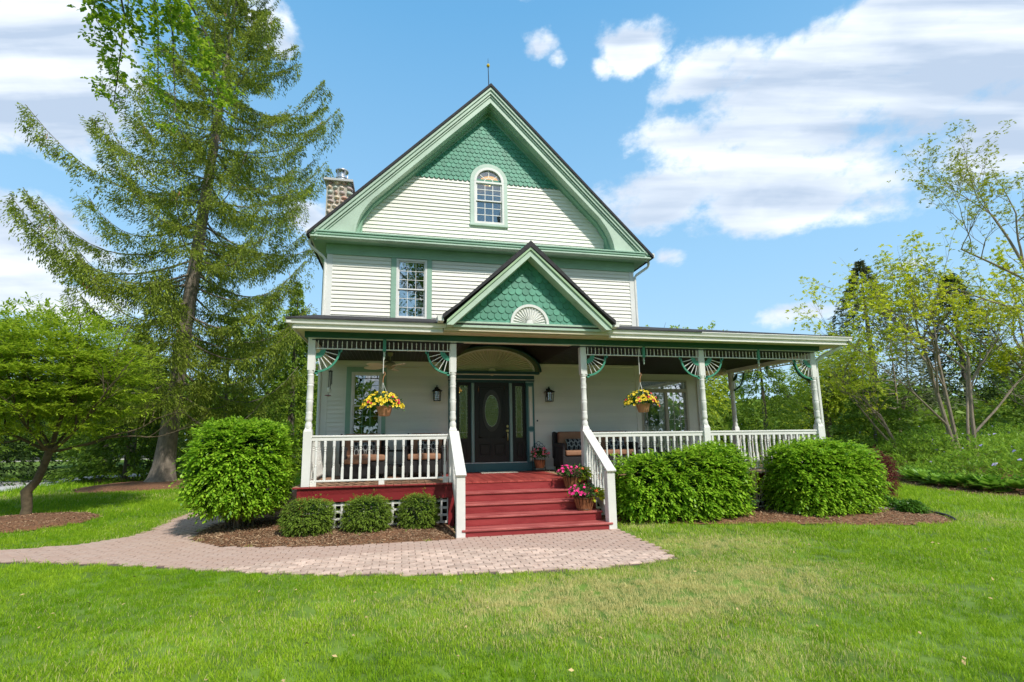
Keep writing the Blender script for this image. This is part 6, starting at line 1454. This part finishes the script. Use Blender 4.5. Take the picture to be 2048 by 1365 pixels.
tone = np.clip(.24+.17*vnoise(P3*[1,1,0],1.1,3)+.16*vnoise(P3*[1,1,0],6.5,8)+.08*rng.normal(size=len(Q))+.10*np.sin((Q[:,0]*.35+Q[:,1])*3.3)*(Q[:,0] > 2.5)+.16*np.clip((Q[:,0]+3)/10,-.6,1),0,.6)
def grass_object(name, Q, dry, tone, scale_, tuft):
    me = bpy.data.meshes.new(name); me.vertices.add(len(Q)); me.vertices.foreach_set('co', np.column_stack([Q, np.full(len(Q),.0)]).astype(np.float32).ravel())
    for nm, v in (('dry', dry), ('tone', tone), ('size', scale_)): at = me.attributes.new(nm, 'FLOAT', 'POINT'); at.data.foreach_set('value', v.astype(np.float32))
    at = me.attributes.new('rot', 'FLOAT_VECTOR', 'POINT'); at.data.foreach_set('vector', np.column_stack([rng.normal(0,.12,len(Q)), rng.normal(0,.12,len(Q)), rng.uniform(0,6.28,len(Q))]).astype(np.float32).ravel())
    o = link(name, me); ng = bpy.data.node_groups.new('scatter_'+name, 'GeometryNodeTree'); ng.interface.new_socket('Geometry', in_out='INPUT', socket_type='NodeSocketGeometry'); ng.interface.new_socket('Geometry', in_out='OUTPUT', socket_type='NodeSocketGeometry')
    N = ng.nodes; L = ng.links; gi = N.new('NodeGroupInput'); go = N.new('NodeGroupOutput'); ip = N.new('GeometryNodeInstanceOnPoints'); oi = N.new('GeometryNodeObjectInfo'); oi.inputs[0].default_value = tuft
    m2p = N.new('GeometryNodeMeshToPoints'); L.new(gi.outputs[0], m2p.inputs[0]); L.new(m2p.outputs[0], ip.inputs['Points']); L.new(oi.outputs['Geometry'], ip.inputs['Instance'])
    ra = N.new('GeometryNodeInputNamedAttribute'); ra.data_type = 'FLOAT_VECTOR'; ra.inputs[0].default_value = 'rot'; L.new(ra.outputs[0], ip.inputs['Rotation'])
    sa = N.new('GeometryNodeInputNamedAttribute'); sa.data_type = 'FLOAT'; sa.inputs[0].default_value = 'size'; L.new(sa.outputs[0], ip.inputs['Scale']); L.new(ip.outputs[0], go.inputs[0])
    md = o.modifiers.new('scatter', 'NODES'); md.node_group = ng; return o
V_, F_ = tuft_mesh(); tme = bpy.data.meshes.new('grass_tuft'); tme.from_pydata(V_, [], F_); tme.materials.append(gm); tuft = bpy.data.objects.new('grass_tuft', tme)
size = np.where(rr < 9, 1.0, np.where(rr < 14, 1.35, np.where(rr < 22, 2.0, 3.4)))*rng.uniform(.75,1.25,len(Q))*(1-.25*np.exp(-edge_dist(Q, PATH)/.1)*0)
tag(grass_object('grass', Q, dry, tone, size, tuft), 'mown green lawn grass with dry yellowish patches by the path', 'grass', kind='stuff')
# fallen leaves on the lawn
Q = np.column_stack([rng.uniform(-6,7,120), rng.uniform(-7,-1.5,120)]); Q = Q[~inside(Q, PATH)]; P = np.column_stack([Q, np.full(len(Q), .052)])
Vq, Fq = leaf_geo(P, unit(np.column_stack([rng.normal(size=(len(P),2)), rng.normal(0,.2,len(P))])), UP+rng.normal(0,.4,P.shape), rng.uniform(.03,.06,len(P)), .026, .2); tag(link('fallen_leaves', fast_mesh('fallen_leaves', Vq, Fq, mat('dry_leaf', (.50,.36,.16,1), .8, .3, 9))), 'small dry tan leaves lying scattered on the lawn', 'leaves', kind='stuff')

woods('far_woods', 'distant line of green woods closing the view on the left', -75, -3, 40, 56, 9.5, 26000, midl, .9, 3)
woods('far_woods', 'distant line of green woods closing the view on the right', 14, 110, 34, 50, 7.0, 30000, midl, .9, 4)
woods('woods_behind', 'line of woods behind the photographer, seen only as reflections in the glass', -50, 55, -36, -28, 7.5, 14000, midl, .8, 7)
woods('thicket', 'dense green thicket beyond the perennials on the right', 24, 60, 12, 22, 3.6, 14000, midl, .42, 5)
woods('thicket_edge', 'dense green undergrowth at the right picture edge behind the perennials', 30, 48, -2, 10, 3.2, 8000, midl, .36, 6)
